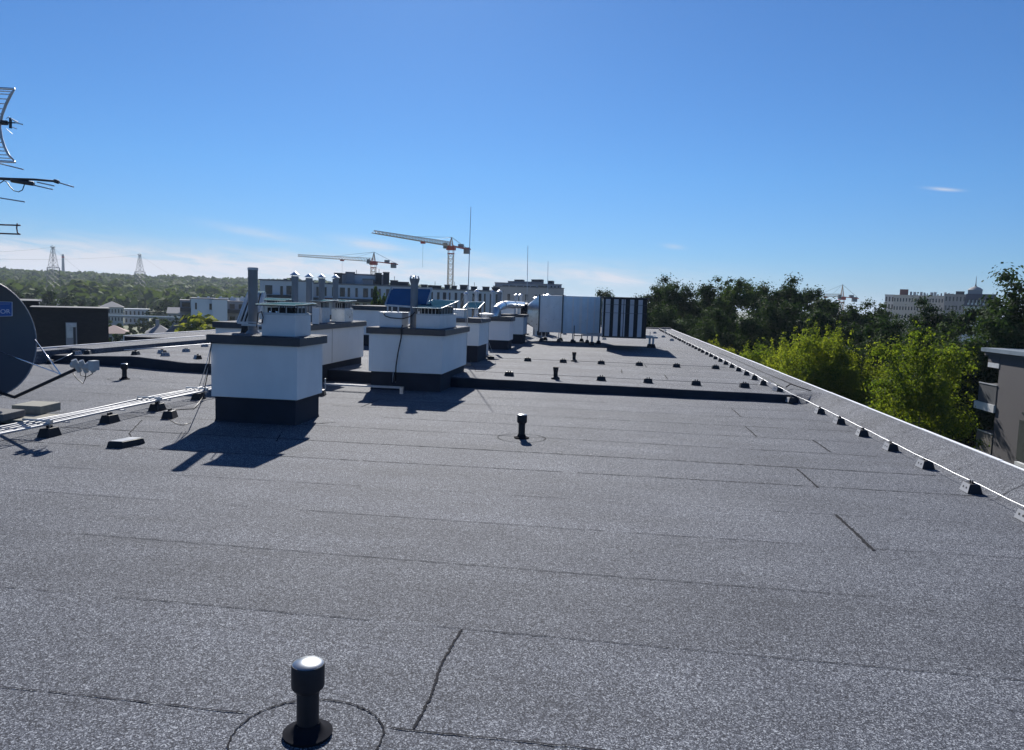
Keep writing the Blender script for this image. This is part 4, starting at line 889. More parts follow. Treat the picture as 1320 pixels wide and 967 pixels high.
for i, (px, py, d, k, l) in enumerate([(926, 441, 40, 'm0', 'tiny yellow green treetop poking over the roof edge, leftmost of the maples'),
 (975, 449, 36, 'm1', 'low bright maple second from the left along the roof edge'),
 (1012, 440, 34, 'm0', 'slender maple third from the left along the roof edge'),
 (1050, 430, 32, 'm1', 'maple with many pointed sprigs in the middle of the roof edge'),
 (1078, 427, 33, 'm0', 'maple with the highest pointed top, left of the dark gap'),
 (1112, 468, 32, 'm1', 'low maple filling the dip between the pointed maples and the biggest one'),
 (1262, 452, 40, 'm0', 'narrow maple whose top touches the roof corner of the grey apartment house'),
 (1192, 438, 27, 'm1', 'biggest and brightest yellow green maple, left of the grey apartment house'),
 (1226, 441, 36, 'm0', 'bright maple between the biggest one and the grey apartment house'),
 (1250, 462, 38, 'm1', 'greener maple partly behind the balconies of the grey apartment house')]):
    o = tree_at(k, px, py, d*1.5, l, gm_, gz=GZ+1); o.scale = (o.scale[0]*.9, o.scale[0]*.9, o.scale[2])
# ---- houses and blocks
def frame_at(px0, px1, py, dist0, dist1=None):
    # left and right upper corners of a facade seen from the roof
    a = Vector(PD(px0, py, dist0)); c = Vector(PD(px1, py, dist1 or dist0)); return a, c
def facade_house(name, label, a, c, ztop, depth, mwall, mroof, rows, cols, win=(.5, .62), cat='building', gz=None, winmat=None, roof='flat', group=None, skip=(), bands=None, zrow=None, roofh=2.0):
    a = Vector((a[0], a[1], 0)); c = Vector((c[0], c[1], 0)); u = (c-a); L = u.length; u.normalize(); v = Vector((-u.y, u.x, 0))
    if v.y < 0: v = -v
    g = gz if gz is not None else float(terr((a.x+c.x)/2, (a.y+c.y)/2))
    t = thing(name, label, cat, (a.x, a.y, g), group)
    def q(s, d, z): p = a + u*s + v*d; return (p.x, p.y, z)
    def bx(b, s0, s1, d0, d1, z0, z1): return b.hexa([q(s0, d0, z0), q(s1, d0, z0), q(s1, d1, z0), q(s0, d1, z0), q(s0, d0, z1), q(s1, d0, z1), q(s1, d1, z1), q(s0, d1, z1)])
    b = MB(); bx(b, 0, L, 0, depth, g-1, ztop); b.build('wall', mwall, t)
    if roof == 'flat':
        b = MB(); bx(b, -.15, L+.15, -.15, depth+.15, ztop, ztop+.18); b.build('roof', mroof, t)
    else:
        h = roofh; o = .4; hp_ = min(depth/2, L/2) if roof == 'hip' else 0
        b = MB(); b.add([q(-o, -o, ztop), q(L+o, -o, ztop), q(L+o, depth+o, ztop), q(-o, depth+o, ztop), q(hp_, depth/2, ztop+h), q(L-hp_, depth/2, ztop+h)],
                        [(0, 1, 5, 4), (1, 2, 5), (2, 3, 4, 5), (3, 0, 4), (3, 2, 1, 0)]); b.build('roof', mroof, t)
    fh = 3.0; n = 0
    for i in range(rows):
        zt_ = ztop - .7 - i*fh if zrow is None else ztop - zrow[0] - i*zrow[1]
        for j in range(cols):
            if (i, j) in skip: continue
            s0 = L*(j+.5)/cols; wd = L/cols*win[0]; wh = fh*win[1] if zrow is None else zrow[1]*win[1]
            if zt_-wh < g+.5: continue
            b = MB(); bx(b, s0-wd/2, s0+wd/2, -.035, .02, zt_-wh, zt_); wobj = b.build('window', winmat or GLASS, t); n += 1
    return t, q, bx, L, g
MODW = mat('pale modern facade', (.60, .61, .64), .8, var=.05, vscale=.4)
MODD = mat('dark modern facade', (.05, .055, .065), .7, var=.2, vscale=.5)
MODG = mat('grey modern facade', (.26, .27, .30), .8, var=.08, vscale=.4)
RED2 = mat('brick red panel', (.16, .06, .055), .8)
BEIGE = mat('beige facade', (.62, .54, .47), .85, var=.05, vscale=.2); BEIGES = mat('beige dark facade', (.30, .28, .29), .85, var=.05, vscale=.2)
ROOFG = mat('grey roof', (.20, .20, .22), .9); ROOFT = mat('pale tiles', (.34, .33, .32), .9); ROOFB = mat('dark brown tiles', (.12, .11, .12), .9); ROOFP = mat('faded pink tiles', (.32, .23, .21), .9)
# long modern apartment house behind the chimney blocks (four stepped sections, one building)
D0 = 95.0
def sect(t, qx0, qx1, ytop, dist, depth, m, gz=GZ, name='section'):
    a, c = Vector(PD(qx0, ytop, dist)), Vector(PD(qx1, ytop, dist)); u = Vector((c.x-a.x, c.y-a.y, 0)); L = u.length; u.normalize(); v = Vector((-u.y, u.x, 0)); v = v if v.y > 0 else -v
    zt_ = (a.z+c.z)/2
    def q(s, d, z): return (a.x+u.x*s+v.x*d, a.y+u.y*s+v.y*d, z)
    def bx(b, s0, s1, d0, d1, z0, z1): return b.hexa([q(s0, d0, z0), q(s1, d0, z0), q(s1, d1, z0), q(s0, d1, z0), q(s0, d0, z1), q(s1, d0, z1), q(s1, d1, z1), q(s0, d1, z1)])
    b = MB(); bx(b, 0, L, 0, depth, gz, zt_); b.build(name, m, t)
    b = MB(); bx(b, -.08, L+.08, -.08, depth, zt_+.002, zt_+(.16 if dist > 60 else .05)); b.build('coping', ROOFG if dist > 60 else MODD, t)
    return q, bx, L, zt_
ppm = 980/D0
t = thing('apartment_building', 'long pale modern apartment house with dark balcony bands behind the flues', 'building', (*PD(480, 400, D0)[:2], GZ))
q, bx, L, zt_ = sect(t, 335, 404, 362.5, D0, 12, MODW)
for s0, s1, z0, z1 in ((.6, 1.4, 1.6, .55), (2.3, 2.6, 1.7, .6), (3.0, 4.0, 1.6, .55), (5.3, 5.6, 1.7, .6)): bx(b := MB(), s0, s1, -.04, .02, zt_-z0, zt_-z1); b.build('window', GLASS, t)
bx(b := MB(), .8, 3.9, -1.1, 0, zt_-2.9, zt_-1.65); b.build('balcony', MODD, t)
bx(b := MB(), .8, 3.9, -1.1, 0, zt_-6.0, zt_-4.9); b.build('balcony', MODD, t)
for s0, s1 in ((.9, 2.0), (2.4, 4.3)): bx(b := MB(), s0, s1, -.04, .02, zt_-4.8, zt_-3.2); b.build('window', GLASS, t)
q, bx, L, zt_ = sect(t, 404, 530, 368, D0+1, 12, MODW)
for k in range(13):
    s0 = .35+k*.93
    bx(b := MB(), s0, s0+(.28 if k % 3 else .6), -.04, .02, zt_-1.45, zt_-.35); b.build('window', GLASS, t)
    bx(b := MB(), s0, s0+.5, -.04, .02, zt_-3.6, zt_-2.2); b.build('window', GLASS, t)
for z0, z1 in ((2.05, 1.65), (4.3, 3.7)):
    bx(b := MB(), 0, L, -1.0, 0, zt_-z0, zt_-z1); b.build('balcony', MODD, t)
bx(b := MB(), 1.2, 3.0, -1.03, -1.001, zt_-2.03, zt_-1.67); b.build('balcony_panel', RED2, t)
q, bx, L, zt_ = sect(t, 441, 500, 355, D0+5, 9, MODW, gz=2.0, name='penthouse')
for s0, s1 in ((.9, 1.3), (2.9, 3.2), (4.2, 4.5)): bx(b := MB(), s0, s1, -.04, .02, zt_-1.35, zt_-.6); b.build('window', GLASS, t)
q, bx, L, zt_ = sect(t, 446, 457, 352.2, D0+4.5, 7, MODG, gz=2.0, name='stair_tower')
q, bx, L, zt_ = sect(t, 530, 648, 374.5, D0+2, 12, MODW)
for k in range(15):
    s0 = .3+k*.74
    bx(b := MB(), s0, s0+.2+.1*(k % 3), -.04, .02, zt_-3.4, zt_-.3); b.build('window', MODD if k % 2 else GLASS, t)
q, bx, L, zt_ = sect(t, 468, 481, 361, D0+1.5, 6, MODG, gz=2.0, name='stair_tower')
gv = 'dark rooftop vent housings on the long apartment house'
vents = [(366, 370, 359), (374, 378, 358), (395, 399, 360), (411, 419, 358.5), (431, 441, 351.5), (456, 462, 353), (494, 502, 350.5), (484, 492, 351.5), (513, 527, 363), (503, 513, 361), (543, 551, 366.5), (552, 569, 367.5), (573, 580, 366.8), (582, 589, 368), (593, 603, 367), (607, 615, 369), (622, 631, 369.3), (634, 644, 370)]
names_ = ['small housing left of the hatted flues', 'small housing directly left of the first hatted flue', 'housing between first and second hatted flue', 'housing between the third and fourth hatted flue', 'wide housing on the penthouse left end', 'housing on the penthouse stair tower', 'right one of the pair on the penthouse roof', 'left one of the pair on the penthouse roof', 'long low housing left of the flared flue', 'housing where the penthouse steps down', 'housing directly right of the flared flue', 'widest housing over the blue panel', 'housing left of the big crane mast', 'housing right of the big crane mast', 'housing left of the tallest rod', 'housing right of the tallest rod', 'second last housing to the right', 'last housing to the right on the white facade']
for k, (a_, c_, yt) in enumerate(vents):
    dd = D0+3+(k % 3); A0, C0 = Vector(PD(a_, yt, dd)), Vector(PD(c_, yt, dd)); w_ = (C0-A0).length
    t = thing('rooftop_vent', names_[k], 'vent housing', (A0.x, A0.y, A0.z-1.2), gv)
    u = (C0-A0).normalized(); u.z = 0; v = Vector((-u.y, u.x, 0)); v = v if v.y > 0 else -v
    MB().obox((A0.x, A0.y, A0.z-1.6), u*w_, v*.9, (0, 0, 1.5)).build('housing', MODD, t)
    MB().obox((A0.x-u.x*.05, A0.y-u.y*.05-.05, A0.z-.1), u*(w_+.1), v*1.0, (0, 0, .09)).build('cover', DARKM, t)
    if k % 2: MB().bar((A0.x+u.x*w_*.5, A0.y+.3, A0.z), (A0.x+u.x*w_*.5, A0.y+.3, A0.z+.5), .05).build('stub', DARKM, t)
# grey block with ribbon windows right of it
a, c = frame_at(635, 727, 366, 140)
t = thing('apartment_building', 'grey flat roofed block with ribbon windows behind the duct', 'building', (a.x, a.y, GZ))
GB = mat('grey beige facade', (.36, .35, .36), .85, var=.05, vscale=.3)
q, bx, L, zt_ = sect(t, 636, 727, 371, 138, 14, GB)
q, bx, L, zt_ = sect(t, 638, 724, 366.3, 140, 12, GB, gz=2)
bx(b := MB(), 1.2, 7.5, -.05, .02, zt_-.95, zt_-.35); b.build('ribbon_window', GLASS, t)
for k in range(5): bx(b := MB(), 1.2+k*1.3, 1.4+k*1.3, -.08, -.051, zt_-.95, zt_-.35); b.build('mullion', GB, t)
for k in range(7): bx(b := MB(), .8+k*1.6, 1.3+k*1.6, -2.06, -1.98, zt_-3.0, zt_-1.9); b.build('window', GLASS, t)
bx(b := MB(), 7.9, 9.6, -.05, .02, zt_-.8, zt_-.2); b.build('window', GLASS, t)
for k in range(3): bx(b := MB(), 10.2+k*.65, 10.45+k*.65, -.05, .02, zt_-1.0, zt_-.2); b.build('window', GLASS, t)
q, bx, L, zt_ = sect(t, 655, 700, 364, 142, 8, GB, gz=3, name='upper_storey')
for k, (a_, c_, yt, l) in enumerate([(663, 674, 361, 'flat housing left of the second rod on the grey block'), (685, 699, 360.8, 'flat housing in the middle of the grey block roof'), (706.5, 712.5, 362.5, 'cube shaped housing at the right of the grey block roof')]):
    A0, C0 = Vector(PD(a_, yt, 142)), Vector(PD(c_, yt, 142)); t = thing('rooftop_vent', l, 'vent housing', (A0.x, A0.y, A0.z-1), 'housings on the grey block')
    MB().obox((A0.x, A0.y, A0.z-1.3), (C0-A0)*.98, (.2, 1.5, 0), (0, 0, 1.3)).build('housing', MODD, t)
    MB().obox((A0.x-.05, A0.y-.05, A0.z), (C0-A0), (.2, 1.6, 0), (0, 0, .08)).build('cover', DARKM, t)
# white three-storey block on the left
t = thing('apartment_building', 'white three-storey block with dark loggias at both sides, left of the chimney blocks', 'building', (*PD(280, 400, 150)[:2], GZ))
BW = mat('white block facade', (.60, .66, .72), .85, var=.03, vscale=.2)
q, bx, L, zt_ = sect(t, 246, 274, 385.5, 150, 14, BW); 
for k in range(4):
    bx(b := MB(), .7, 1.0, -.05, .02, zt_-1.9-k*1.45*1.6, zt_-.7-k*2.3); b.build('window', GLASS, t)
    bx(b := MB(), 3.1, 3.5, -.05, .02, zt_-1.9-k*2.3, zt_-.8-k*2.3); b.build('window', GLASS, t)
q, bx, L, zt_ = sect(t, 273.5, 293, 386.5, 149, 12, BW)
q, bx, L, zt_ = sect(t, 232, 246, 388, 151.5, 12, MODG)
for k in range(4): bx(b := MB(), 0, L, -1.2, 0, zt_-1.9-k*2.3, zt_-1.2-k*2.3); b.build('balcony', MODD, t); bx(b := MB(), .3, 1.7, -.04, .02, zt_-1.1-k*2.3, zt_-.25-k*2.3); b.build('window', GLASS, t)
q, bx, L, zt_ = sect(t, 293, 326, 389.5, 152, 12, MODG)
for k in range(4): bx(b := MB(), 0, L, -1.2, 0, zt_-2.1-k*2.3, zt_-1.4-k*2.3); b.build('balcony', MODD, t)
for k in range(3):
    for j in range(3): bx(b := MB(), .4+j*1.6, 1.3+j*1.6, -.04, .02, zt_-1.3-k*2.3, zt_-.4-k*2.3); b.build('window', GLASS, t)
for k, (a_, c_) in enumerate(((252, 263), (265, 273), (281, 290), (296, 304), (309, 317))):
    A0, C0 = Vector(PD(a_, 383.7, 156)), Vector(PD(c_, 383.7, 156)); o = MB().obox((A0.x, A0.y, A0.z-1), (C0-A0), (.1, 1.2, 0), (0, 0, 1.0)).box(A0.x+.2, A0.x+.5, A0.y+.2, A0.y+.5, A0.z, A0.z+.25).build('rooftop_unit', PALEMET, origin=(A0.x, A0.y, A0.z-1))
    tag(o, ['leftmost', 'second', 'middle', 'fourth', 'rightmost'][k]+' pale rooftop unit on the white three-storey block', 'rooftop unit', 'pale units on the white block')
# dark brick house left behind the kerb
BRK = bpy.data.materials.new('black brick'); BRK.use_nodes = True; tt = BRK.node_tree; bb = tt.nodes['Principled BSDF']; bb.inputs['Roughness'].default_value = .75
tcc = N(tt, 'ShaderNodeTexCoord'); mpp = N(tt, 'ShaderNodeMapping'); mpp.inputs['Rotation'].default_value = (math.pi/2, 0, 0); br = N(tt, 'ShaderNodeTexBrick', Scale=4.0); br.inputs['Color1'].default_value = (.018, .018, .022, 1); br.inputs['Color2'].default_value = (.028, .026, .03, 1); br.inputs['Mortar'].default_value = (.022, .022, .026, 1)
tt.links.new(tcc.outputs['Object'], mpp.inputs[0]); tt.links.new(mpp.outputs[0], br.inputs['Vector']); tt.links.new(br.outputs[0], bb.inputs['Base Color'])
t = thing('black_brick_house', 'flat roofed black brick house with one narrow window, behind the left roof edge', 'building', (*PD(92, 420, 38)[:2], GZ))
q, bx, L, zt_ = sect(t, 41, 139.5, 398, 38, 2.5, BRK, name='wall')
k0 = L*(84-41)/98.5; k1 = L*(96.5-41)/98.5; z0_ = zt_-38/980*40; z1_ = zt_-38/980*16
fr = MB(); bx(fr, k0-.03, k1+.03, -.05, .02, z0_-.3, z1_+.03); wf = fr.build('window', MODG, t)
bx(b := MB(), k0, k0+.24, -.07, -.051, z0_+.3, z1_-.16); g_ = b.build('pane', mat('pale pane', (.45, .48, .5), .3), wf)
bx(b := MB(), k0-.01, k1+.01, -.08, -.051, z1_-.16, z1_+.0); b.build('roller_box', DULL, wf)
bx(b := MB(), k0+.25, k1-.02, -.065, -.051, z0_-.25, z1_-.18); b.build('pane', MODD, wf)
q, bx, L, zt_ = sect(t, -20, 50, 388.5, 43, 6, BRK, name='upper_wall')
# houses among the trees
def small_house(label, px0, px1, yw, dist, depth, mw, mr, roof, rows, cols, rh=1.6, chim=False, gz=None):
    a, c = frame_at(px0, px1, yw, dist); zt = (a.z+c.z)/2
    t, q, bx, L, g = facade_house('house', label, a, c, zt, depth, mw, mr, rows, cols, (.4, .5), roof=roof, roofh=rh, gz=gz, group=None)
    if chim: bx(b := MB(), L*.35, L*.35+.7, depth*.4, depth*.4+.7, zt+rh*.5, zt+rh+.9); b.build('chimney', MODG, t)
PW = mat('pale plaster', (.50, .49, .47), .85, var=.05); PW2 = mat('bluish plaster', (.42, .46, .50), .85, var=.05); PW3 = mat('dull plaster', (.3, .3, .3), .85, var=.05)
small_house('long pale two-storey house left of the pylon, next to the black brick house', 130, 159, 396, 330, 10, PW, ROOFT, 'hip', 2, 7, 2.2)
small_house('bluish terraced house just below the right pylon', 160, 192, 399, 345, 10, PW2, PW2, 'flat', 2, 6)
small_house('grey house with pale roof, left of the white three-storey block', 216, 234, 404, 290, 9, PW3, ROOFT, 'gable', 1, 3, 2.0)
small_house('dark roofed bungalow with chimney under the yellow shrub', 190, 220, 430, 165, 8, PW3, ROOFG, 'hip', 1, 3, 1.7, True)
small_house('dark brown roofed house immediately left of the big yellow shrub', 214, 243, 431, 150, 8, PW3, ROOFB, 'hip', 1, 3, 1.9)
small_house('low house with faded pink roof near the black brick house', 128, 166, 430, 170, 9, PW3, ROOFP, 'hip', 1, 4, 1.5)
small_house('low pale house showing between the black brick house and the dish', 50, 90, 392, 420, 10, PW, ROOFG, 'gable', 1, 5, 2.2)
t = thing('concrete_wall', 'long pale boundary wall crossing behind the pink roofed house', 'wall', (*PD(180, 408, 255)[:2], GZ))
a, c = Vector(PD(120, 406.3, 255)), Vector(PD(232, 409.5, 255)); u = c-a
MB().obox((a.x, a.y, a.z-.5), u, (.1, .4, 0), (0, 0, .5)).build('wall', PW3, t); MB().obox((a.x, a.y-.05, a.z), u, (.1, .5, 0), (0, 0, .3)).build('coping', FLASH, t)
# far buildings on the right
a, c = frame_at(1152, 1237, 381.5, 320)
t, q, bx, L, g = facade_house('apartment_building', 'long beige block with many small windows above the trees at the right', a, c, (a.z+c.z)/2, 14, BEIGE, BEIGE, 4, 22, (.42, .42), zrow=(1.0, 3.1))
bx(b := MB(), L*.09, L*.22, 1, 5, (a.z+c.z)/2+.1, (a.z+c.z)/2+2.3); b.build('stair_head', RED2, t)
for k in range(14):
    s0 = L*(.25+k*.052); bx(b := MB(), s0, s0+random.uniform(.4, 1.0), 1, 2, (a.z+c.z)/2+.2, (a.z+c.z)/2+random.uniform(.6, 1.5)); b.build('roof_vent', BEIGE if k % 3 else BEIGES, t)
a, c = frame_at(1141, 1153, 382, 340)
facade_house('apartment_building', 'narrow bluish grey block at the left end of the long beige one', a, c, (a.z+c.z)/2+.5, 14, PW2, ROOFG, 3, 3)
a, c = frame_at(1218, 1246, 380, 300)
t, q, bx, L, g = facade_house('apartment_building', 'darker set back wing between the beige block and the mansard house', a, c, (a.z+c.z)/2, 12, BEIGES, ROOFG, 3, 6, (.4, .5))
bx(b := MB(), L*.5, L*.9, 1, 4, (a.z+c.z)/2+.2, (a.z+c.z)/2+1.2); b.build('stair_head', MODD, t)
a, c = frame_at(1243, 1283, 395.5, 260)
t, q, bx, L, g = facade_house('mansard_house', 'pale house with dark mansard roof, dormers and a small spire at the right', a, c, (a.z+c.z)/2, 12, mat('white far facade', (.7, .69, .68), .85), ROOFG, 3, 8, (.5, .55))
MAN = mat('mansard slate', (.09, .09, .12), .8); zt = (a.z+c.z)/2
MB().hexa([q(-.2, -.2, zt+.19), q(L+.2, -.2, zt+.19), q(L+.2, 12, zt+.19), q(-.2, 12, zt+.19), q(.2, 1.0, zt+3.7), q(L, 1.0, zt+3.7), q(L, 11, zt+3.7), q(.2, 11, zt+3.7)]).build('mansard_roof', MAN, t)
for k in range(7):
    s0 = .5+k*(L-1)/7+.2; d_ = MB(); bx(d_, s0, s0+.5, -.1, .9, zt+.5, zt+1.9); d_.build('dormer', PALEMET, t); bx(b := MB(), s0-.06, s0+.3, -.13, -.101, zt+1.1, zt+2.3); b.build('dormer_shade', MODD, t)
s0, s1 = L*.07, L*.55; bx(b := MB(), s0, s1, 2, 8, zt+3.6, zt+4.9); b.build('attic', MODG, t)
b = MB(); cxy = q((s0+s1)/2, 5, 0); b.lathe(cxy[0], cxy[1], [(2.1, zt+4.9), (1.3, zt+5.6), (.3, zt+6.0), (.12, zt+6.8), (.04, zt+9.0)], 12); b.build('spire', ROOFT, t, smooth=True, autos=True)
# near grey apartment house at the right edge
XN = 20.5
def AX(px, py, X):
    d = ray(px, py); t = X/d[0]; return (X, d[1]*t, CH + d[2]*t)
yw = AX(1284, 520, XN)[1]; yend = AX(1272, 452, XN)[1]; zr = AX(1284, 452, XN)[2]
t = thing('apartment_house', 'dark grey rendered apartment house with balconies at the right picture edge', 'building', (XN, yw, GZ))
NG = mat('dark grey render', (.085, .080, .088), .88, var=.08, vscale=1.2, bump=.4, bscale=90)
MB().box(XN, XN+12, 18, yw, GZ, zr-.3).build('wall', NG, t)
MB().box(XN+1.8, XN+12, yw, yend-.3, GZ, zr-.3).build('wall', NG, t)
MB().box(XN-.1, XN+12, 18, yend, zr-.3, zr-.1).build('roof_soffit', NG, t)
MB().box(XN-.25, XN+12.1, 17.9, yend+.1, zr-.1, zr+.1).build('roof', mat('blue grey roof edge', (.22, .27, .32), .5, metal=.4), t)
zc0 = AX(1276, 460, XN)[2]; MB().box(XN-.02, XN+.2, yw+.01, yend-.3, zc0-.3, zr-.301).build('fascia', NG, t)
MB().box(XN-.03, XN+1.7, yw+.01, yend-.32, zc0-.55, zc0-.302).build('ceiling_band', PALEMET, t)
for k, (y0, y1, y2, px, ml) in enumerate(((494, 519, 528, 1263, PALEMET), (558, 584, 595, 1259.5, NG))):
    A0, A1, A2 = AX(1281, y0+3, XN), AX(1281, y1+3, XN), AX(1281, y2+4, XN); ye_ = AX(px, y0, XN)[1]
    bo = MB().box(XN-.03, XN+1.7, yw+.02, ye_, A1[2], A0[2]).build('balcony', MODD if k == 0 else mat('brown balcony sheet', (.12, .11, .10), .7), t)
    MB().box(XN-.10, XN+1.75, yw+.01, ye_+.25, A2[2], A1[2]-.002).build('slab', ml, bo); MB().box(XN-.06, XN+.01, yw+.02, ye_, A0[2]+.002, A0[2]+.05).build('handrail', DULL, bo)
for k, (y0, y1, p0_) in enumerate(((531, 533.5, 1318), (541, 594, 1315))):
    A0, A1 = AX(p0_, y0, XN), AX(p0_, y1, XN); MB().box(XN-.03, XN+.03, A0[1]-1.3, A0[1], A1[2], A0[2]).build('window', GLASS, t)
A0 = AX(1313, 596, XN); MB().box(XN-.2, XN-.001, A0[1]-1.5, A0[1], A0[2]-.12, A0[2]+.05).build('window_sill', PALEMET, t)
# ---- cranes
def crane(name, label, pxm, ybase, yjib, yap, tip, ctip, dist, sw=1.4):
    base = Vector(PD(pxm, ybase, dist)); J = Vector(PD(pxm, yjib, dist)); Ap = Vector(PD(pxm+.7, yap, dist)); T = Vector(tip); C = Vector(ctip)
    t = thing(name, label, 'crane', (J.x, J.y, GZ), 'tower cranes on the horizon')
    b = MB(); h = sw/2; zz = GZ
    for sx in (-h, h):
        for sy in (-h, h): b.bar((J.x+sx, J.y+sy, GZ), (J.x+sx, J.y+sy, J.z-1), .12)
    while zz < J.z-1-sw:
        for (x0, y0, x1, y1) in ((-h, -h, h, -h), (h, -h, h, h), (h, h, -h, h), (-h, h, -h, -h)):
            b.bar((J.x+x0, J.y+y0, zz), (J.x+x1, J.y+y1, zz+sw), .09); b.bar((J.x+x0, J.y+y0, zz), (J.x+x1, J.y+y1, zz), .12)
        zz += sw
    b.build('mast', CREAMP, t)
    MB().bar((J.x-sw*.7, J.y, J.z-1.9), (J.x+sw*.7, J.y, J.z-1.9), .3).build('climbing_frame', RED, t)
    MB().box(J.x-1.1, J.x+1.1, J.y-1.0, J.y+1.0, J.z-1.0, J.z+.1).build('slewing_unit', RED, t)
    MB().box(J.x-1.7, J.x-.8, J.y-1.8, J.y-.7, J.z-.7, J.z+.7).build('cab', GREY, t)
    b = MB(); up_ = Vector((0, 0, 1.1)); d = (T-J); n = 26; sd_ = Vector((-d.y, d.x, 0)).normalized()*.6
    b.bar(J+sd_, T+sd_*.5, .14); b.bar(J-sd_, T-sd_*.5, .14); b.bar(J+up_, T+up_*.5, .14)
    for k in range(n):
        p, q_ = J+d*(k/n), J+d*((k+1)/n); b.bar(p+sd_, p.lerp(q_, .5)+up_*(1-.5*k/n), .08); b.bar(p-sd_, p.lerp(q_, .5)+up_*(1-.5*k/n), .08); b.bar(p.lerp(q_, .5)+up_*(1-.5*k/n), q_+sd_, .08); b.bar(p.lerp(q_, .5)+up_*(1-.5*k/n), q_-sd_, .08)
    b.build('jib', CREAMP, t)
    b = MB(); b.bar(J+Vector((0, 0, .1))+sd_, C+sd_, .25); b.bar(J+Vector((0, 0, .1))-sd_, C-sd_, .25); b.build('counter_jib', RED, t)
    cd = (C-J).normalized(); b = MB(); pC = C-cd*1.4; b.box(pC.x-.8, pC.x+.8, pC.y-.6, pC.y+.6, pC.z-1.3, pC.z+.4); b.build('counterweight', GREY, t)
    b = MB(); pW = J.lerp(C, .55); b.box(pW.x-.7, pW.x+.7, pW.y-.6, pW.y+.6, pW.z+.1, pW.z+1.0); b.build('winch', GREY, t)
    b = MB()
    for sx, sy in ((-.5, -.5), (.5, -.5), (.5, .5), (-.5, .5)): b.bar((J.x+sx, J.y+sy, J.z), Ap, .16)
    for k in range(1, 4): f = k/4; z_ = J.z+(Ap.z-J.z)*f; w_ = .5*(1-f); b.bar((J.x-w_, J.y-w_, z_), (J.x+w_, J.y+w_, z_), .09)
    b.build('tower_head', CREAMP, t)
    b = MB(); b.bar(Ap, J.lerp(T, .55)+up_*.7, .07); b.bar(Ap, J.lerp(T, .25)+up_*.8, .05); b.bar(Ap, C, .09); b.build('tie_bars', GREY, t)
    pt = J.lerp(T, .42); b = MB(); b.box(pt.x-.5, pt.x+.5, pt.y-.5, pt.y+.5, pt.z-.5, pt.z-.05); b.build('trolley', RED, t)
    b = MB(); b.bar(pt, pt+Vector((0, 0, -6)), .04); b.build('hoist_rope', GREY, t)
crane('tower_crane', 'smaller tower crane on the left with long level jib, above the penthouse', 481.5, 352, 337.5, 325, PD(384, 330.5, 250), PD(513, 341, 250), 250)
crane('tower_crane', 'big tower crane in the centre, its jib rising to the left', 581.5, 375, 317.5, 306, PD(482, 300.8, 160), PD(604, 321.5, 213), 200, 1.3)
crane('tower_crane', 'distant tower crane half hidden behind the right hand trees', 1085.5, 400, 383, 367, PD(1035, 381, 300), PD(1107, 385, 300), 300)
# ---- pylons, power lines, works chimney
def pylon(label, px, ytop, dist, group):
    x, y, zt = PD(px, ytop, dist); g = float(terr(x, y)); t = thing('power_pylon', label, 'pylon', (x, y, g), group)
    H = zt-g; b = MB(); th = .13
    def wd(f): return 2.9 - 1.3*f if f < .62 else 2.1*(1-(f-.62)/.38*.78)
    fs = [0, .12, .24, .35, .45, .54, .62, .7, .78, .86, .93, 1.0]; pr = None
    for f in fs:
        w_ = wd(f)*1.3; z = g+H*f; w_ *= .78; c = [Vector((x-w_, y-w_, z)), Vector((x+w_, y-w_, z)), Vector((x+w_, y+w_, z)), Vector((x-w_, y+w_, z))]
        for k in range(4): b.bar(c[k], c[(k+1) % 4], th*.6)
        if pr:
            for k in range(4): b.bar(pr[k], c[k], th); b.bar(pr[k], c[(k+1) % 4], th*.6); b.bar(pr[(k+1) % 4], c[k], th*.6)
        pr = c
    b.build('lattice_tower', GREY, t)
    for f, hw in ((.66, 4.0), (1.0, 1.6)):
        b = MB(); z = g+H*f; b.bar((x-hw, y, z), (x+hw, y, z), .3); b.bar((x-hw, y, z), (x, y, z+1.0), .15); b.bar((x+hw, y, z), (x, y, z+1.0), .15); b.build('crossarm', GREY, t)
        for s_ in (-1, 1):
            if f < 1: MB().bar((x+s_*hw, y, z), (x+s_*hw, y, z-3.2), .28).build('insulator', GREY, t)
    return x, y, g, H
p1_ = pylon('left lattice pylon, above the black brick house', 68, 318.5, 520, 'lattice power pylons'); p2_ = pylon('right lattice pylon, left of the white three-storey block', 180, 328.5, 600, 'lattice power pylons')
PLM = mat('dull line', (.13, .13, .14), 1.0, spec=0)
def wire(label, a, c, sag, r=.035):
    a, c = Vector(a), Vector(c); n = 14; b = MB(); b.tube([a.lerp(c, k/n)+Vector((0, 0, -sag*4*(k/n)*(1-k/n))) for k in range(n+1)], r, 4); o = b.build('power_line', PLM, origin=a); tag(o, label, 'power line', 'overhead lines of the pylons')
T1 = (p1_[0], p1_[1], p1_[2]+p1_[3]); T2 = (p2_[0], p2_[1], p2_[2]+p2_[3])
wire('top overhead line leaving the left pylon towards the left picture edge', T1, PD(-120, 324, 330), 1.5)
wire('overhead line from the left pylon sagging down to the right behind the wood', T1, PD(140, 372, 520), 2)
wire('top overhead line from the right pylon running left across the sky', T2, PD(-100, 331, 360), 2)
wire('overhead line from the right pylon dropping right towards the white block', T2, PD(262, 372, 620), 2.5)
for s_ in (-1, 1):
    wire(['nearer', 'farther'][s_ > 0]+' low overhead line below the left pylon crossarm', (p1_[0]+s_*4, p1_[1], p1_[2]+p1_[3]*.66-3.2), PD(130+s_*8, 430, 190), 3, .035)
    wire(['nearer', 'farther'][s_ > 0]+' low overhead line below the right pylon crossarm', (p2_[0]+s_*4, p2_[1], p2_[2]+p2_[3]*.66-3.2), PD(228+s_*8, 440, 200), 3, .035)
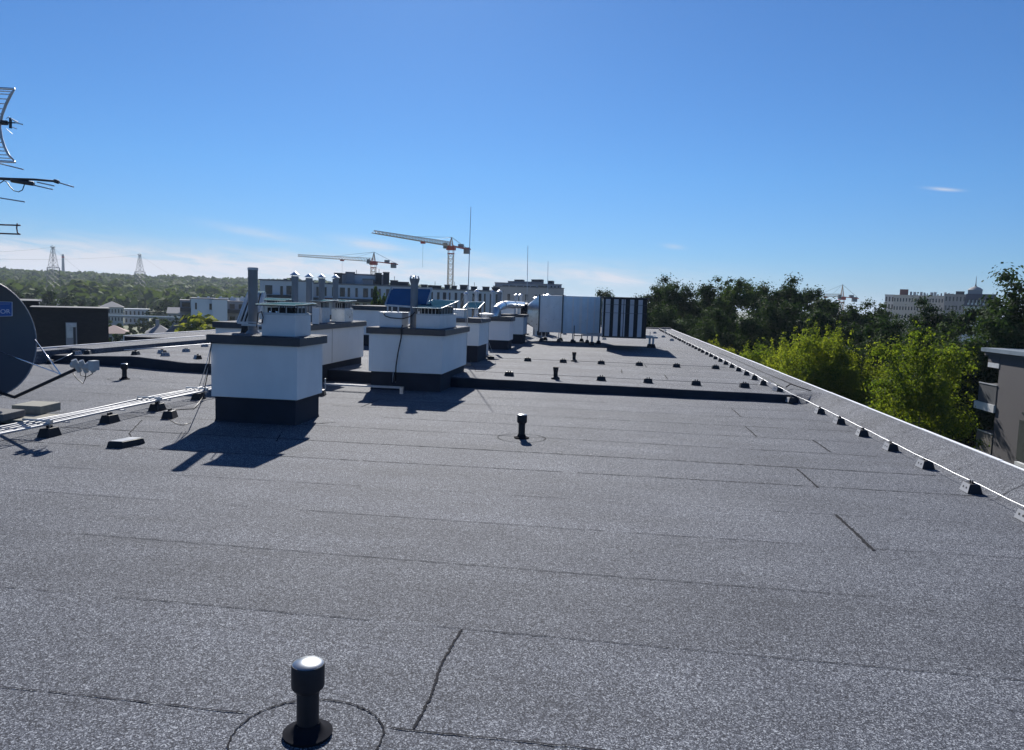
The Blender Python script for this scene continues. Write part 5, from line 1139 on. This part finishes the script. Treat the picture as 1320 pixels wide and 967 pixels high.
x, y, zt = PD(81, 328, 1500); b = MB(); b.lathe(x, y, [(3.2, 0), (2.0, zt-12), (1.7, zt)], 14); t = thing('works_chimney', 'slim far industrial chimney right of the left pylon', 'chimney stack', (x, y, 0)); b.build('shaft', MODG, t, smooth=True, autos=True); MB().lathe(x, y, [(2.1, zt-6), (2.1, zt-3)], 14).build('band', RED, t)
# ---- trees of the middle distance, left
r_ = random.Random(5)
mid = [(18, 366, 420, 'f1'), (40, 372, 330, 'f1'), (60, 376, 300, 'f0'), (100, 380, 310, 'f1'), (118, 386, 260, 'f1'), (145, 388, 400, 'f0'), (205, 390, 330, 'f1'), (222, 396, 300, 'f0'), (196, 400, 280, 'f1'), (172, 414, 235, 'f1'), (150, 418, 200, 'f0'), (145, 432, 130, 'f1'), (204, 410, 230, 'f0'), (228, 408, 230, 'f1'), (240, 414, 190, 'f1'), (133, 412, 220, 'f0'), (160, 424, 160, 'f1'), (88, 384, 280, 'f0'), (30, 378, 270, 'f1'), (212, 414, 215, 'f0'), (300, 384, 260, 'f1'), (240, 383, 300, 'f1'), (218, 386, 350, 'f0'), (326, 380, 270, 'f0'), (184, 404, 260, 'f1'), (122, 400, 240, 'f1')]
where = ['left of the left pylon behind the dish', 'just above the dish rim', 'at the foot of the left pylon', 'right of the left pylon foot', 'behind the right end of the black brick house', 'above the long pale house', 'right of the right pylon foot', 'left of the white block loggias', 'below the right pylon', 'in front of the boundary wall middle', 'above the pink roof', 'in front of the pink roof', 'under the boundary wall right end', 'beside the grey house', 'left of the yellow shrub, behind it', 'at the left end of the boundary wall', 'between pink and grey roofs', 'between the pylon and the black brick house roof', 'behind the upper part of the black brick house', 'above the dark brown roof', 'behind the white block right loggias', 'behind the white block left loggias', 'above the grey house', 'behind the tall plain flue', 'in front of the bluish terrace', 'over the roof corner of the black brick house']
for (px, py, d, k), wh in zip(mid, where): tree_at(k, px, py, d, ('mid green' if k == 'f0' else 'dark green')+' tree '+wh, 'scattered trees among the left houses')
tree_at('f2', 257, 413, 120, 'big yellowish shrub in front of the white three-storey block', 'yellowish shrubs')
tree_at('f2', 280, 418, 115, 'smaller yellowish shrub at the right of the big one, by the nearest chimney cap', 'yellowish shrubs')
tree_at('f1', 306, 417, 120, 'dark green bush behind the cap of the nearest chimney block', 'yellowish shrubs')
o = tree_at('f0', 488, 376, 86, 'young yellow green tree between the modern facade and the blue panel', 'yellowish shrubs'); o.scale = (o.scale[0]*.22, o.scale[0]*.22, o.scale[2])
# ---- the wooded hill: one mass
NF = 5200; rr_ = np.random.default_rng(3)
pa = np.radians(rr_.uniform(-48, 8, NF)); pd = np.sqrt(rr_.uniform(430**2, 1560**2, NF)); fx = pd*np.sin(pa); fy = pd*np.cos(pa)
fz = terr(fx, fy); sz = rr_.uniform(5.5, 8.5, NF)*(1+.25*(rr_.random(NF) > .9))
kk = 34; dirs = rr_.normal(size=(NF, kk, 3)); dirs[..., 2] = np.abs(dirs[..., 2])*1.1-.15; dirs /= np.linalg.norm(dirs, axis=2)[..., None]
pp = np.stack([fx, fy, fz+sz*.75], 1)[:, None, :] + dirs*sz[:, None, None]*np.array([.85, .85, .8])*rr_.uniform(.6, 1.05, (NF, kk, 1))
aa = rr_.normal(size=(NF, kk, 3)); nn_ = dirs+aa*.55; nn_ /= np.linalg.norm(nn_, axis=2)[..., None]
uu = np.cross(nn_, aa); uu /= np.linalg.norm(uu, axis=2)[..., None]; vv = np.cross(nn_, uu); ss = (sz[:, None]*rr_.uniform(.22, .42, (NF, kk)))[..., None]
VV = np.stack([pp-uu*ss, pp+vv*ss*.8, pp+uu*ss, pp-vv*ss*.8], 2).reshape(-1, 3)
FOR = leaf_mat('distant forest leaves', (.035, .060, .024), (.10, .13, .045), .2)
fn = FOR.node_tree; 
for n_i in fn.nodes:
    if n_i.type == 'TEX_NOISE': n_i.inputs['Scale'].default_value = .012; n_i.inputs['Detail'].default_value = 5
fo_ = np_mesh('forest', VV, np.arange(len(VV)).reshape(-1, 4), FOR); tag(fo_, 'wooded hill of many mixed green trees along the left horizon', 'forest', kind='stuff')
# ---- aerial haze
hz = bpy.data.materials.new('haze'); hz.use_nodes = True; ht = hz.node_tree; ht.nodes.clear()
ho = N(ht, 'ShaderNodeOutputMaterial'); hv = N(ht, 'ShaderNodeVolumePrincipled'); hv.inputs['Color'].default_value = (.72, .84, 1, 1); hv.inputs['Density'].default_value = .00013; hv.inputs['Anisotropy'].default_value = .2
ht.links.new(hv.outputs[0], ho.inputs['Volume'])
HAZE = True
if HAZE:
    b = MB(); b.box(-9300, 9300, -9300, 9300, GZ-4, 62); o = b.build('haze', hz); tag(o, kind='stuff')
